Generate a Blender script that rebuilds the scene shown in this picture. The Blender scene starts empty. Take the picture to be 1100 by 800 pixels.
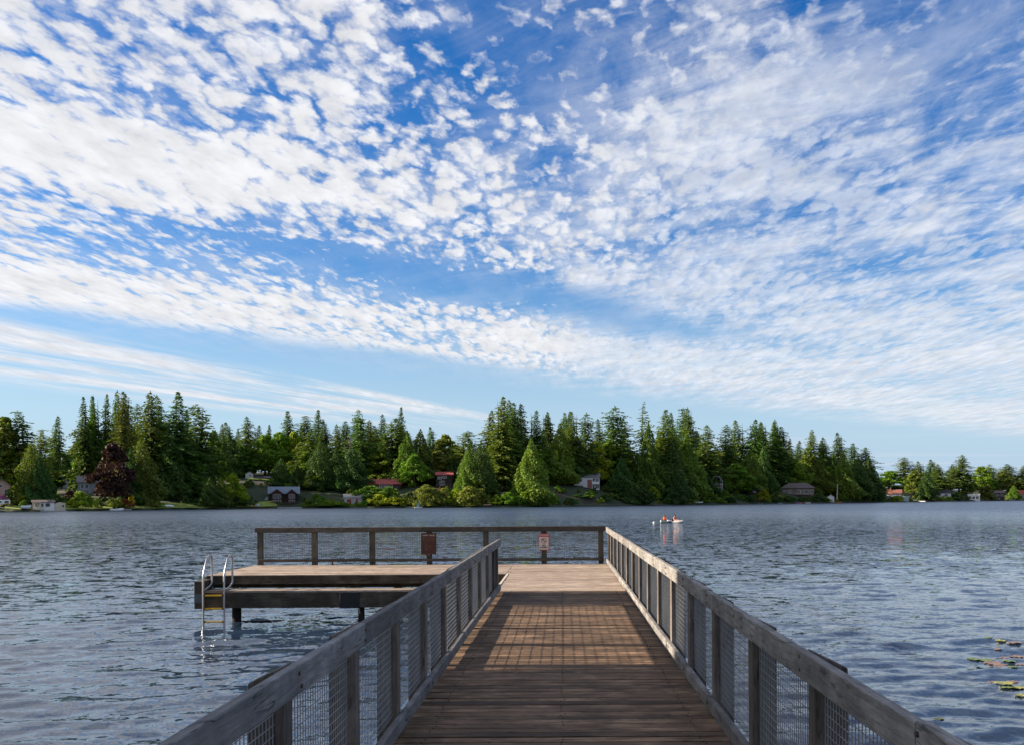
import bpy, bmesh, math, random
import numpy as np
from mathutils import Vector, Matrix

R = math.radians
rnd = random.Random(7)
nrng = np.random.default_rng(11)
scene = bpy.context.scene
COL = scene.collection

# ------------------------------------------------------------------ camera
F = 1040.0          # focal length in photo pixels (photo 1100 x 800)
CX, HY = 605.0, 536.5
ROLL = 0.0052
HC = 1.8            # eye above deck, deck at z = 0
WATER = -1.12
HW = HC - WATER

cam_d = bpy.data.cameras.new('camera')
cam_d.sensor_width = 36.0
cam_d.lens = F / 1100.0 * 36.0
cam_d.shift_x = (550 - CX) / 1100.0
cam_d.shift_y = (HY - 400) / 1100.0
cam_d.clip_start = 0.05
cam_d.clip_end = 40000
cam = bpy.data.objects.new('camera', cam_d)
COL.objects.link(cam)
cam.matrix_world = Matrix.Translation((0, 0, HC)) @ Matrix.Rotation(R(90), 4, 'X') @ Matrix.Rotation(-ROLL, 4, 'Z')
scene.camera = cam


def uv(x, y):
    dx, dy = x - CX, HY - y
    return (dx * math.cos(ROLL) + dy * math.sin(ROLL)) / F, (-dx * math.sin(ROLL) + dy * math.cos(ROLL)) / F


def P(x, y, d):
    u, v = uv(x, y)
    return Vector((u * d, d, HC + v * d))


SH = [(-1500, 24), (-700, 18), (-250, 13), (0, 10.3), (150, 8.6), (300, 7.5), (430, 7.6), (550, 7.6), (680, 6.6), (750, 5.9),
      (880, 4.9), (1000, 3.9), (1100, 3.15), (1400, 3.0), (2600, 3.0)]


def shore_d(x):
    return HW * F / float(np.interp(x, [a for a, b in SH], [b for a, b in SH]))


# ------------------------------------------------------------------ helpers
def tag(o, label=None, cat=None, group=None, kind=None):
    if label: o['label'] = label
    if cat: o['category'] = cat
    if group: o['group'] = group
    if kind: o['kind'] = kind
    return o


def thing(name, label, cat, loc=(0, 0, 0), rz=0.0, group=None):
    o = bpy.data.objects.new(name, None)
    COL.objects.link(o)
    o.location = loc
    o.rotation_euler = (0, 0, rz)
    o.empty_display_size = 0.2
    return tag(o, label, cat, group)


def raw_mesh(name, verts, quads, smooth=False):
    verts = np.asarray(verts, np.float32).reshape(-1, 3)
    quads = np.asarray(quads, np.int32).reshape(-1, 4)
    me = bpy.data.meshes.new(name)
    me.vertices.add(len(verts))
    me.vertices.foreach_set('co', verts.ravel())
    me.loops.add(quads.size)
    me.loops.foreach_set('vertex_index', quads.ravel())
    me.polygons.add(len(quads))
    me.polygons.foreach_set('loop_start', np.arange(0, quads.size, 4, dtype=np.int32))
    me.polygons.foreach_set('loop_total', np.full(len(quads), 4, np.int32))
    if smooth:
        me.polygons.foreach_set('use_smooth', np.ones(len(quads), bool))
    me.update(calc_edges=True)
    return me


def link(name, me, mat=None, parent=None, loc=(0, 0, 0)):
    o = bpy.data.objects.new(name, me)
    COL.objects.link(o)
    if mat is not None and not me.materials:
        me.materials.append(mat)
    if parent is not None:
        o.parent = parent
    o.location = loc
    return o


class MB:
    """collects shapes, then links them as one mesh object"""

    def __init__(self):
        self.v, self.f, self.sm = [], [], []

    def add(self, vs, fs, smooth=False):
        b = len(self.v)
        self.v += [tuple(p) for p in vs]
        self.f += [tuple(b + i for i in q) for q in fs]
        self.sm += [smooth] * len(fs)

    def hexa(self, c):
        self.add(c, [(3, 2, 1, 0), (4, 5, 6, 7), (0, 1, 5, 4), (1, 2, 6, 5), (2, 3, 7, 6), (3, 0, 4, 7)])

    def box(self, x0, x1, y0, y1, z0, z1):
        self.hexa([(x0, y0, z0), (x1, y0, z0), (x1, y1, z0), (x0, y1, z0), (x0, y0, z1), (x1, y0, z1), (x1, y1, z1), (x0, y1, z1)])

    def tube(self, pts, r, n=8, caps=True):
        pts = [Vector(p) for p in pts]
        rs = r if isinstance(r, (list, tuple)) else [r] * len(pts)
        rings = []
        up = Vector((0.3, 0.2, 0.93)).normalized()
        for i, p in enumerate(pts):
            t = (pts[min(i + 1, len(pts) - 1)] - pts[max(i - 1, 0)]).normalized()
            a = t.cross(up)
            if a.length < 0.05:
                a = t.cross(Vector((1, 0.1, 0)))
            a.normalize()
            b = t.cross(a)
            rings.append([p + (a * math.cos(2 * math.pi * k / n) + b * math.sin(2 * math.pi * k / n)) * rs[i] for k in range(n)])
        vs = [q for ring in rings for q in ring]
        fs = []
        for i in range(len(pts) - 1):
            for k in range(n):
                k2 = (k + 1) % n
                fs.append((i * n + k, i * n + k2, (i + 1) * n + k2, (i + 1) * n + k))
        self.add(vs, fs, True)
        if caps:
            self.add(rings[0], [tuple(range(n))[::-1]])
            self.add(rings[-1], [tuple(range(n))])

    def loft(self, rings, smooth=True, caps=True):
        n = len(rings[0])
        vs = [q for ring in rings for q in ring]
        fs = []
        for i in range(len(rings) - 1):
            for k in range(n):
                k2 = (k + 1) % n
                fs.append((i * n + k, i * n + k2, (i + 1) * n + k2, (i + 1) * n + k))
        self.add(vs, fs, smooth)
        if caps:
            self.add(rings[0], [tuple(range(n))[::-1]])
            self.add(rings[-1], [tuple(range(n))])

    def build(self, name, mat, parent=None, bevel=0.0, local=False):
        off = Vector((0, 0, 0))
        if parent is not None and not local:
            p = parent
            while p is not None:
                off += p.location
                p = p.parent
        me = bpy.data.meshes.new(name)
        me.from_pydata([(a - off.x, b - off.y, c - off.z) for a, b, c in self.v], [], self.f)
        me.polygons.foreach_set('use_smooth', self.sm)
        bm = bmesh.new(); bm.from_mesh(me)
        bmesh.ops.recalc_face_normals(bm, faces=bm.faces)
        bm.to_mesh(me); bm.free()
        me.update()
        o = link(name, me, mat, parent)
        if bevel:
            m = o.modifiers.new('bevel', 'BEVEL')
            m.width = bevel; m.segments = 2; m.limit_method = 'ANGLE'
        return o


# ------------------------------------------------------------------ node helper
class NT:
    def __init__(self, tree):
        self.t = tree
        self.n = tree.nodes
        self.l = tree.links

    def new(self, typ, **kw):
        nd = self.n.new(typ)
        for k, v in kw.items():
            setattr(nd, k, v)
        return nd

    def set(self, sock, v):
        if isinstance(v, bpy.types.NodeSocket):
            self.l.new(v, sock)
        elif v is not None:
            if isinstance(v, (tuple, list)) and len(v) == 3 and sock.type == 'RGBA':
                v = (*v, 1)
            sock.default_value = v

    def m(self, op, a, b=None, c=None, clamp=False):
        nd = self.new('ShaderNodeMath', operation=op, use_clamp=clamp)
        for s, v in zip(nd.inputs, (a, b, c)):
            self.set(s, v)
        return nd.outputs[0]

    def vm(self, op, a, b=None, scale=None):
        nd = self.new('ShaderNodeVectorMath', operation=op)
        self.set(nd.inputs[0], a)
        if b is not None: self.set(nd.inputs[1], b)
        if scale is not None: self.set(nd.inputs['Scale'], scale)
        return nd.outputs['Value'] if op in ('DOT_PRODUCT', 'LENGTH') else nd.outputs[0]

    def mapr(self, v, a, b, c=0.0, d=1.0, smooth=True):
        nd = self.new('ShaderNodeMapRange')
        nd.interpolation_type = 'SMOOTHSTEP' if smooth else 'LINEAR'
        nd.clamp = True
        for s, q in zip(nd.inputs, (v, a, b, c, d)):
            self.set(s, q)
        return nd.outputs[0]

    def noise(self, vec, scale=1.0, detail=2.0, rough=0.5, lac=2.0, dist=0.0, dim='3D', color=False, w=None):
        nd = self.new('ShaderNodeTexNoise', noise_dimensions=dim)
        self.set(nd.inputs['Vector'], vec)
        self.set(nd.inputs['Scale'], scale); self.set(nd.inputs['Detail'], detail)
        self.set(nd.inputs['Roughness'], rough); self.set(nd.inputs['Lacunarity'], lac)
        self.set(nd.inputs['Distortion'], dist)
        return nd.outputs['Color' if color else 'Fac']

    def voro(self, vec, scale=1.0, feature='SMOOTH_F1', smooth=0.6, rand=1.0, dim='2D', out='Distance'):
        nd = self.new('ShaderNodeTexVoronoi', voronoi_dimensions=dim, feature=feature)
        self.set(nd.inputs['Vector'], vec); self.set(nd.inputs['Scale'], scale)
        if 'Smoothness' in nd.inputs and feature == 'SMOOTH_F1': self.set(nd.inputs['Smoothness'], smooth)
        self.set(nd.inputs['Randomness'], rand)
        return nd.outputs[out]

    def mix(self, f, a, b, blend='MIX'):
        nd = self.new('ShaderNodeMix', data_type='RGBA', blend_type=blend)
        self.set(nd.inputs[0], f); self.set(nd.inputs[6], a); self.set(nd.inputs[7], b)
        return nd.outputs[2]

    def xyz(self, x, y, z=0.0):
        nd = self.new('ShaderNodeCombineXYZ')
        for s, v in zip(nd.inputs, (x, y, z)): self.set(s, v)
        return nd.outputs[0]

    def sep(self, v):
        nd = self.new('ShaderNodeSeparateXYZ'); self.set(nd.inputs[0], v)
        return nd.outputs


def mat_new(name):
    m = bpy.data.materials.new(name)
    m.use_nodes = True
    t = NT(m.node_tree)
    b = m.node_tree.nodes['Principled BSDF']
    return m, t, b


def plain(name, col, rough=0.6, metal=0.0, vary=0.12, spec=0.4, scale=3.0):
    m, t, b = mat_new(name)
    tc = t.new('ShaderNodeTexCoord').outputs['Object']
    n = t.noise(tc, scale, 4, 0.6)
    f = t.mapr(n, 0.3, 0.7, 1 - vary, 1 + vary, False)
    t.set(b.inputs['Base Color'], t.vm('SCALE', (col[0], col[1], col[2]), scale=f))
    b.inputs['Roughness'].default_value = rough
    b.inputs['Metallic'].default_value = metal
    b.inputs['Specular IOR Level'].default_value = spec
    return m


def wood(name, c_dark, c_mid, c_light, axis='x', island=False, objrand=0.25, rough=0.8, grain=1.0, bump=0.4, moss=0.0):
    """weathered timber, grain along axis"""
    m, t, b = mat_new(name)
    tc = t.new('ShaderNodeTexCoord').outputs['Object']
    oi = t.new('ShaderNodeObjectInfo').outputs['Random']
    rv = t.new('ShaderNodeNewGeometry').outputs['Random Per Island'] if island else oi
    off = t.m('MULTIPLY', rv, 37.0)
    v = t.vm('ADD', tc, t.xyz(off, t.m('MULTIPLY', off, 0.7), t.m('MULTIPLY', off, 1.3)))
    lo, hi = 2.6, 34.0
    sc = {'x': (lo, hi, hi), 'y': (hi, lo, hi), 'z': (hi, hi, lo)}[axis]
    g1 = t.noise(t.vm('MULTIPLY', v, tuple(s * grain for s in sc)), 1.0, 5, 0.65, dist=0.6)
    g2 = t.noise(t.vm('MULTIPLY', v, tuple(s * grain * 3.7 for s in sc)), 1.0, 5, 0.65)
    blotch = t.noise(v, 2.2, 4, 0.6)
    # knots
    kv = t.vm('MULTIPLY', v, {'x': (2.2, 9, 9), 'y': (9, 2.2, 9), 'z': (9, 9, 2.2)}[axis])
    kd = t.voro(kv, 1.0, 'F1', dim='3D')
    knot = t.mapr(kd, 0.06, 0.13, 1, 0)
    # checks (long splits)
    cn = t.noise(t.vm('MULTIPLY', v, tuple(q * 0.42 for q in sc)), 1.0, 3, 0.55, dist=0.35)
    cm = t.mapr(t.noise(t.vm('ADD', v, (7.3, 1.1, 4.2)), 3.1, 2, 0.5), 0.44, 0.60)
    crack = t.m('MULTIPLY', t.mapr(t.m('ABSOLUTE', t.m('SUBTRACT', cn, 0.5)), 0.004, 0.022, 1, 0), cm)
    f = t.m('ADD', t.m('MULTIPLY', g1, 0.6), t.m('MULTIPLY', g2, 0.4))
    f = t.mapr(f, 0.3, 0.7, 0, 1, False)
    c = t.mix(f, c_dark, c_mid)
    c = t.mix(t.m('MULTIPLY', t.mapr(blotch, 0.4, 0.72), t.m('MULTIPLY', f, 0.9)), c, c_light)
    k = t.mapr(rv, 0, 1, 1 - objrand, 1 + objrand, False)
    c = t.vm('SCALE', c, scale=k)
    c = t.mix(t.m('MULTIPLY', knot, 0.55), c, tuple(q * 0.35 for q in c_dark))
    c = t.mix(t.m('MULTIPLY', crack, 0.7), c, tuple(q * 0.3 for q in c_dark))
    if moss:
        mo = t.mapr(t.noise(v, 4.5, 5, 0.7), 0.56, 0.7, 0, moss)
        c = t.mix(mo, c, (0.055, 0.06, 0.03))
    t.set(b.inputs['Base Color'], c)
    b.inputs['Roughness'].default_value = rough
    b.inputs['Specular IOR Level'].default_value = 0.3
    h = t.m('SUBTRACT', t.m('ADD', g1, t.m('MULTIPLY', g2, 0.5)), t.m('ADD', t.m('MULTIPLY', crack, 0.8), t.m('MULTIPLY', knot, 0.3)))
    bp = t.new('ShaderNodeBump')
    bp.inputs['Strength'].default_value = bump
    bp.inputs['Distance'].default_value = 0.006
    t.set(bp.inputs['Height'], h)
    t.set(b.inputs['Normal'], bp.outputs[0])
    return m


def foliage(name, c1, c2, vary=0.35, trans=0.22, hue=0.02):
    m, t, b = mat_new(name)
    geo = t.new('ShaderNodeNewGeometry').outputs['Random Per Island']
    oi = t.new('ShaderNodeObjectInfo').outputs['Random']
    tc = t.new('ShaderNodeTexCoord').outputs['Object']
    n = t.noise(tc, 0.55, 3, 0.6)
    f = t.m('ADD', t.m('MULTIPLY', geo, 0.45), t.m('MULTIPLY', t.mapr(n, 0.3, 0.7), 0.55))
    c = t.mix(f, c1, c2)
    k = t.mapr(oi, 0, 1, 1 - vary, 1 + vary, False)
    hs = t.new('ShaderNodeHueSaturation')
    t.set(hs.inputs['Color'], c)
    t.set(hs.inputs['Value'], k)
    t.set(hs.inputs['Hue'], t.mapr(t.m('FRACT', t.m('MULTIPLY', oi, 7.31)), 0, 1, 0.5 - hue, 0.5 + hue, False))
    t.set(b.inputs['Base Color'], hs.outputs[0])
    b.inputs['Roughness'].default_value = 0.65
    b.inputs['Specular IOR Level'].default_value = 0.25
    tr = t.new('ShaderNodeBsdfTranslucent')
    t.set(tr.inputs['Color'], t.vm('MULTIPLY', hs.outputs[0], (1.25, 1.35, 0.6)))
    mx = t.new('ShaderNodeMixShader')
    mx.inputs[0].default_value = trans
    t.l.new(b.outputs[0], mx.inputs[1]); t.l.new(tr.outputs[0], mx.inputs[2])
    out = [n_ for n_ in t.n if n_.type == 'OUTPUT_MATERIAL'][0]
    t.l.new(mx.outputs[0], out.inputs[0])
    return m


# ------------------------------------------------------------------ world: sky with thin high cloud
SUN_EL, SUN_FWD = R(21.6), R(3.0)
sun_dir = Vector((-math.cos(SUN_FWD) * math.cos(SUN_EL), math.sin(SUN_FWD) * math.cos(SUN_EL), math.sin(SUN_EL)))
SKY_STRENGTH = 0.07


def make_world():
    w = bpy.data.worlds.new('World')
    scene.world = w
    w.use_nodes = True
    t = NT(w.node_tree)
    t.n.clear()
    sky = t.new('ShaderNodeTexSky', sky_type='NISHITA')
    sky.sun_disc = False
    sky.sun_elevation = SUN_EL
    sky.sun_rotation = R(-87)
    sky.altitude = 100
    sky.air_density = 1.0
    sky.dust_density = 0.2
    sky.ozone_density = 1.6
    hs = t.new('ShaderNodeHueSaturation')
    t.l.new(sky.outputs[0], hs.inputs['Color'])
    hs.inputs['Saturation'].default_value = 1.5
    hs.inputs['Hue'].default_value = 0.515
    hs.inputs['Value'].default_value = 0.85
    d = t.new('ShaderNodeTexCoord').outputs['Generated']
    s = t.sep(d)
    z = t.m('MAXIMUM', s[2], 0.02)
    px, py = t.m('DIVIDE', s[0], z), t.m('DIVIDE', s[1], z)
    p0 = t.xyz(px, py, 0)
    # gentle domain warp
    wv = t.vm('SUBTRACT', t.noise(p0, 1.1, 2, 0.5, color=True), (0.5, 0.5, 0.5))
    p = t.vm('ADD', p0, t.vm('MULTIPLY', wv, (0.5, 0.5, 0)))
    sp = t.sep(p)
    q = t.m('SUBTRACT', sp[1], sp[0])              # across the cloud bands
    a = t.m('ADD', sp[1], sp[0])                   # along them

    def bump1(v, c, wd):                            # 1 at c, 0 past wd
        return t.mapr(t.m('ABSOLUTE', t.m('SUBTRACT', v, c)), 0.0, wd, 1, 0)

    # clouds have height: seen low they are not flattened as much as a flat sheet would be
    lb = t.m('ADD', t.m('LOGARITHM', py, 2.718282), t.m('MULTIPLY', py, 0.10))
    pc = t.xyz(px, lb, 0)
    # ---- altocumulus field
    edge = t.mapr(q, 7.2, 8.1, 1, 0)
    band = t.mapr(t.noise(t.xyz(t.m('MULTIPLY', q, 1.0), t.m('MULTIPLY', a, 0.35), 3.0), 0.9, 3, 0.55), 0.3, 0.7, -0.24, 0.22)
    cov = t.m('ADD', 0.77, band)
    gap1 = t.m('MULTIPLY', bump1(q, 4.95, 0.75), t.mapr(sp[0], -1.5, 0.6, 0.6, 1.0))
    gap1 = t.m('MULTIPLY', gap1, t.mapr(sp[0], 0.3, 1.4, 1, 0))
    cov = t.m('SUBTRACT', cov, t.m('MULTIPLY', gap1, 0.50))
    # clear hole around the top middle
    hole = t.m('MULTIPLY', bump1(sp[0], -0.12, 0.55), t.mapr(sp[1], 2.3, 3.5, 1, 0))
    cov = t.m('SUBTRACT', cov, t.m('MULTIPLY', hole, 0.25))
    hole2 = t.m('MULTIPLY', bump1(sp[0], 0.85, 0.5), t.mapr(sp[1], 2.0, 2.9, 1, 0))
    cov = t.m('SUBTRACT', cov, t.m('MULTIPLY', hole2, 0.2))
    # thick in the upper left and along the last bank
    cov = t.m('ADD', cov, t.m('MULTIPLY', t.m('MULTIPLY', t.mapr(sp[0], -1.6, -0.55, 1, 0), t.mapr(sp[1], 2.9, 3.7, 1, 0)), 0.27))
    cov = t.m('ADD', cov, t.m('MULTIPLY', bump1(q, 6.5, 1.2), 0.20))
    wp = t.vm('ADD', pc, t.vm('MULTIPLY', t.vm('SUBTRACT', t.noise(pc, 9.0, 4, 0.65, color=True), (0.5, 0.5, 0.5)), (0.13, 0.13, 0)))
    cell = t.voro(wp, 14.5, 'SMOOTH_F1', 0.45)
    cell2 = t.voro(t.vm('ADD', wp, (3.3, 1.7, 0)), 31.0, 'SMOOTH_F1', 0.4)
    puff = t.m('SUBTRACT', 1.0, t.m('ADD', t.m('MULTIPLY', cell, 0.9), t.m('MULTIPLY', cell2, 0.55)))
    fb = t.noise(pc, 7.5, 7, 0.64)
    fine = t.noise(pc, 34.0, 5, 0.65)
    dens = t.m('ADD', t.m('MULTIPLY', puff, 0.55), t.m('ADD', t.m('MULTIPLY', fb, 0.62), t.m('MULTIPLY', fine, 0.27)))
    thr = t.m('SUBTRACT', 1.185, t.m('MULTIPLY', cov, 0.8))
    ac = t.mapr(t.m('SUBTRACT', dens, thr), -0.12, 0.24, 0, 1)
    right = t.mapr(t.m('ADD', sp[0], t.m('MULTIPLY', t.m('SUBTRACT', sp[1], 3.0), 0.05)), -0.15, 0.75)
    ac = t.m('MULTIPLY', t.m('MULTIPLY', ac, edge), t.mapr(right, 0, 1, 1.0, 0.55))
    # ---- fibrous cirrus on the right
    cs, sn = 0.80, -0.60
    along = t.m('ADD', t.m('MULTIPLY', sp[0], cs), t.m('MULTIPLY', sp[1], sn))
    across = t.m('SUBTRACT', t.m('MULTIPLY', sp[1], cs), t.m('MULTIPLY', sp[0], sn))
    fv = t.xyz(t.m('MULTIPLY', along, 0.9), t.m('MULTIPLY', across, 3.6), 1.7)
    c1 = t.noise(fv, 1.5, 7, 0.66, dist=0.5)
    c2 = t.noise(t.xyz(t.m('MULTIPLY', along, 0.6), t.m('MULTIPLY', across, 1.1), 8.2), 0.9, 4, 0.6)
    c3 = t.noise(pc, 4.2, 8, 0.66, dist=0.4)
    cd = t.m('ADD', t.m('ADD', t.m('MULTIPLY', c1, 0.36), t.m('MULTIPLY', c2, 0.42)), t.m('MULTIPLY', c3, 0.52))
    ci = t.mapr(cd, 0.51, 0.80, 0, 0.92)
    ci = t.m('MULTIPLY', t.m('MULTIPLY', ci, t.mapr(t.m('ADD', sp[0], 0.4), -0.5, 0.8, 0.25, 1.0)), t.mapr(q, 7.4, 9.5, 1, 0.0))
    ci = t.m('MULTIPLY', ci, t.m('SUBTRACT', 1.0, t.m('MULTIPLY', hole, 0.65)))
    ci = t.m('MULTIPLY', ci, t.m('SUBTRACT', 1.0, t.m('MULTIPLY', hole2, 0.6)))
    ci = t.m('MULTIPLY', ci, t.m('SUBTRACT', 1.0, t.m('MULTIPLY', gap1, 0.8)))
    # ---- long streaks low in the left
    r_ = t.m('SUBTRACT', t.m('MULTIPLY', px, 0.94), t.m('MULTIPLY', py, 0.35))
    l_ = t.m('ADD', t.m('MULTIPLY', px, 0.35), t.m('MULTIPLY', py, 0.94))
    sv = t.xyz(t.m('MULTIPLY', r_, 1.0), t.m('MULTIPLY', l_, 0.16), 5.0)
    s1 = t.noise(sv, 2.2, 5, 0.55)
    s2 = t.noise(t.xyz(t.m('MULTIPLY', r_, 1.0), t.m('MULTIPLY', l_, 0.05), 9.0), 7.0, 4, 0.6)
    st = t.mapr(t.m('ADD', t.m('MULTIPLY', s1, 0.75), t.m('MULTIPLY', s2, 0.25)), 0.385, 0.58, 0, 0.97)
    st = t.m('MULTIPLY', t.m('MULTIPLY', st, t.mapr(r_, -4.6, -4.9, 0, 1)), t.mapr(r_, -7.6, -6.3, 0, 1))
    st = t.m('MULTIPLY', st, t.mapr(l_, 8.5, 12.5, 1, 0.12))
    # ---- thin haze streaks low right
    hv = t.noise(t.xyz(t.m('MULTIPLY', px, 0.16), t.m('MULTIPLY', py, 0.55), 2.2), 1.0, 6, 0.6)
    hz = t.mapr(hv, 0.48, 0.72, 0, 0.5)
    hz = t.m('MULTIPLY', hz, t.m('MULTIPLY', t.mapr(px, 0.5, 4.5), t.mapr(py, 9.5, 11.5)))
    # ---- union
    inv = t.m('SUBTRACT', 1.0, ac)
    for k in (ci, st, hz):
        inv = t.m('MULTIPLY', inv, t.m('SUBTRACT', 1.0, k))
    fac = t.m('SUBTRACT', 1.0, inv, clamp=True)
    fac = t.m('MULTIPLY', fac, t.mapr(s[2], 0.0, 0.05))
    # cloud brightness: thick parts of high cloud go grey, fibrous parts stay pale blue-grey
    thick = t.mapr(t.noise(p0, 1.7, 5, 0.6), 0.42, 0.70)
    up = t.mapr(sp[1], 2.0, 3.2, 1, 0)
    cc = t.mix(t.m('MULTIPLY', t.m('MULTIPLY', thick, up), 0.6), (4.5, 4.6, 4.9), (2.9, 3.2, 4.0))
    cc = t.mix(t.m('MULTIPLY', right, 0.75), cc, (3.9, 4.25, 4.9))
    cc = t.mix(t.mapr(t.m('SUBTRACT', dens, thr), 0.1, 0.4, 0, 0.5), cc, (5.2, 5.2, 5.2))
    low = t.mapr(s[2], 0.0, 0.24, 0.92, 0.0)
    clear = t.mix(low, hs.outputs[0], (2.35, 3.25, 4.5))
    cc = t.vm('SCALE', cc, scale=t.mapr(t.noise(pc, 9.0, 5, 0.6), 0.35, 0.7, 1.06, 0.84, False))
    out = t.mix(fac, clear, cc)
    bg = t.new('ShaderNodeBackground')
    t.l.new(out, bg.inputs['Color'])
    bg.inputs['Strength'].default_value = SKY_STRENGTH
    wo = t.new('ShaderNodeOutputWorld')
    t.l.new(bg.outputs[0], wo.inputs[0])
    w.cycles.sampling_method = 'MANUAL'
    w.cycles.sample_map_resolution = 512


make_world()
sd = bpy.data.lights.new('sun', 'SUN')
sd.energy = 4.6
sd.angle = R(0.45)
sd.color = (1.0, 0.86, 0.68)
sun = bpy.data.objects.new('sun', sd)
COL.objects.link(sun)
sun.rotation_mode = 'QUATERNION'
sun.rotation_quaternion = sun_dir.to_track_quat('Z', 'Y')
sun.location = (-40, 0, 60)

vs_ = scene.view_settings
scene.display_settings.display_device = 'sRGB'
vs_.view_transform = 'Standard'
vs_.look = 'None'
vs_.exposure = 1.4
vs_.gamma = 1.0
scene.cycles.max_bounces = 6
scene.cycles.diffuse_bounces = 2
scene.cycles.glossy_bounces = 3
scene.cycles.transparent_max_bounces = 6
scene.cycles.use_denoising = True
scene.cycles.caustics_reflective = False
scene.cycles.caustics_refractive = False

# ------------------------------------------------------------------ materials
GREY_D, GREY_M, GREY_L = (0.085, 0.078, 0.072), (0.22, 0.205, 0.19), (0.42, 0.395, 0.37)
W_rail_y = wood('shade-tone weathered rail', (0.065, 0.064, 0.066), (0.17, 0.168, 0.17), (0.33, 0.325, 0.325), 'y', objrand=0.2, moss=0.25)  # weathered grey, with the left rail's shade put into the colour
W_rail_lit = wood('lit-tone rail timber', (0.075, 0.071, 0.068), (0.225, 0.210, 0.198), (0.41, 0.39, 0.375), 'y', objrand=0.26, moss=0.12)  # lighter copy for the right rail: its sunlight is painted into the colour
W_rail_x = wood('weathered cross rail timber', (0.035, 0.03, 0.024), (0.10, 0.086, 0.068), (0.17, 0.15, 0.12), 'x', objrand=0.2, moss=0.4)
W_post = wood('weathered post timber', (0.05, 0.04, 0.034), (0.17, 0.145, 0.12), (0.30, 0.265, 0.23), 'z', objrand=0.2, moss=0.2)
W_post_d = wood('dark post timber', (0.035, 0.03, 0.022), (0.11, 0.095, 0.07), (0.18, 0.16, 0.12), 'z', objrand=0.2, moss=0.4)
W_deck = wood('brown deck planks', (0.028, 0.017, 0.010), (0.175, 0.104, 0.058), (0.40, 0.255, 0.15), 'x', island=True, objrand=0.45, grain=1.0, bump=0.9)
W_pale = wood('pale deck planks', (0.16, 0.115, 0.085), (0.42, 0.325, 0.25), (0.62, 0.52, 0.43), 'x', island=True, objrand=0.16, grain=0.8, bump=0.5)  # paler plank colours for pier end, platform and step
W_beam = wood('dark beam timber', (0.018, 0.015, 0.011), (0.075, 0.060, 0.043), (0.17, 0.14, 0.10), 'x', objrand=0.2, moss=0.5)  # dark brown timber for beams, joists and fascia
W_beam_y = wood('dark stringer timber', (0.02, 0.017, 0.013), (0.07, 0.055, 0.04), (0.14, 0.11, 0.08), 'y', objrand=0.2, moss=0.3)
W_pile = wood('dark creosote pile', (0.008, 0.007, 0.006), (0.028, 0.024, 0.02), (0.05, 0.045, 0.035), 'z', objrand=0.1)
M_galv = plain('galvanised wire', (0.23, 0.24, 0.25), 0.5, 0.0, 0.2)
M_steel = plain('stainless tube', (0.42, 0.42, 0.43), 0.34, 1.0, 0.12)
M_yellow = plain('yellow plastic tread', (0.75, 0.42, 0.01), 0.5)
M_panel = plain('grey weathered sheet', (0.15, 0.16, 0.17), 0.75, 0, 0.25)
M_bolt = plain('rusty bolt heads', (0.09, 0.06, 0.045), 0.6, 0.4, 0.3)
M_black = plain('black rubber', (0.012, 0.013, 0.015), 0.6)
M_white = plain('white paint', (0.78, 0.77, 0.74), 0.5, 0, 0.06)

# ------------------------------------------------------------------ pier, platform
XL, XR = -1.232, 1.195          # inner faces of the two railings
PF, PB = 23.65, 27.35           # front and back of the platform
PL = -8.72


def planks_mesh(mb, x0, x1, y0, y1, pitch=0.146, gap=0.016, th=0.04, jit=0.008, joints=None):
    n = int(round((y1 - y0) / pitch))
    pitch = (y1 - y0) / n
    for i in range(n):
        a, b = y0 + i * pitch + gap / 2, y0 + (i + 1) * pitch - gap / 2
        segs = [(x0, x1)]
        if joints:
            cuts = sorted(j + rnd.choice((-1.22, 0, 1.22)) * 0.5 for j in joints)
            xs = [x0] + cuts + [x1]
            segs = [(xs[k] + 0.002, xs[k + 1] - 0.002) for k in range(len(xs) - 1)]
        for (p, q) in segs:
            z1, z2 = rnd.gauss(0, 0.0017), rnd.gauss(0, 0.0017)
            e1, e2 = rnd.uniform(-jit, jit), rnd.uniform(-jit, jit)
            tl = rnd.gauss(0, 0.0013)
            s = rnd.uniform(-0.002, 0.002)
            mb.hexa([(p + e1, a + s, -th), (q + e2, a - s, -th), (q + e2, b - s, -th), (p + e1, b + s, -th),
                     (p + e1, a + s, z1 - tl), (q + e2, a - s, z2 - tl), (q + e2, b - s, z2 + tl), (p + e1, b + s, z1 + tl)])


pier = thing('wooden_pier', 'long brown plank pier running straight out over the lake', 'pier', (0, 0, 0))
mb = MB(); planks_mesh(mb, -1.33, 1.33, -4.0, 19.15)
deck = mb.build('decking', W_deck, pier, bevel=0.004)
mb = MB(); planks_mesh(mb, -1.40, 1.33, 19.16, PB)
deck2 = mb.build('pale_decking', W_pale, pier, bevel=0.004)
tag(deck2, 'paler planks at the end of the pier')
mb = MB()
for i in range(159):
    yy = -4 + 0.146 * (i + 0.5)
    for x in (-1.05, -0.02, 1.03):
        for e in (-0.035, 0.035):
            xx, y2, r_ = x + rnd.gauss(0, 0.012), yy + e + rnd.gauss(0, 0.004), 0.0055
            mb.loft([[(xx + r_ * math.cos(k * 1.0472), y2 + r_ * math.sin(k * 1.0472), z_) for k in range(6)] for z_ in (-0.01, 0.0045)], smooth=False)
tag(mb.build('deck_screws', plain('rusty screw heads', (0.03, 0.02, 0.015), 0.6, 0.3), pier), kind='stuff')
for x in (-1.22, 0.0, 1.22):
    mb = MB(); mb.box(x - 0.06, x + 0.06, -4, PB - 0.1, -0.30, -0.045)
    mb.build('stringer', W_beam_y, pier)
mb = MB(); mb.box(-1.375, -1.337, 19.3, PF - 0.02, -0.16, 0.012)
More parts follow.
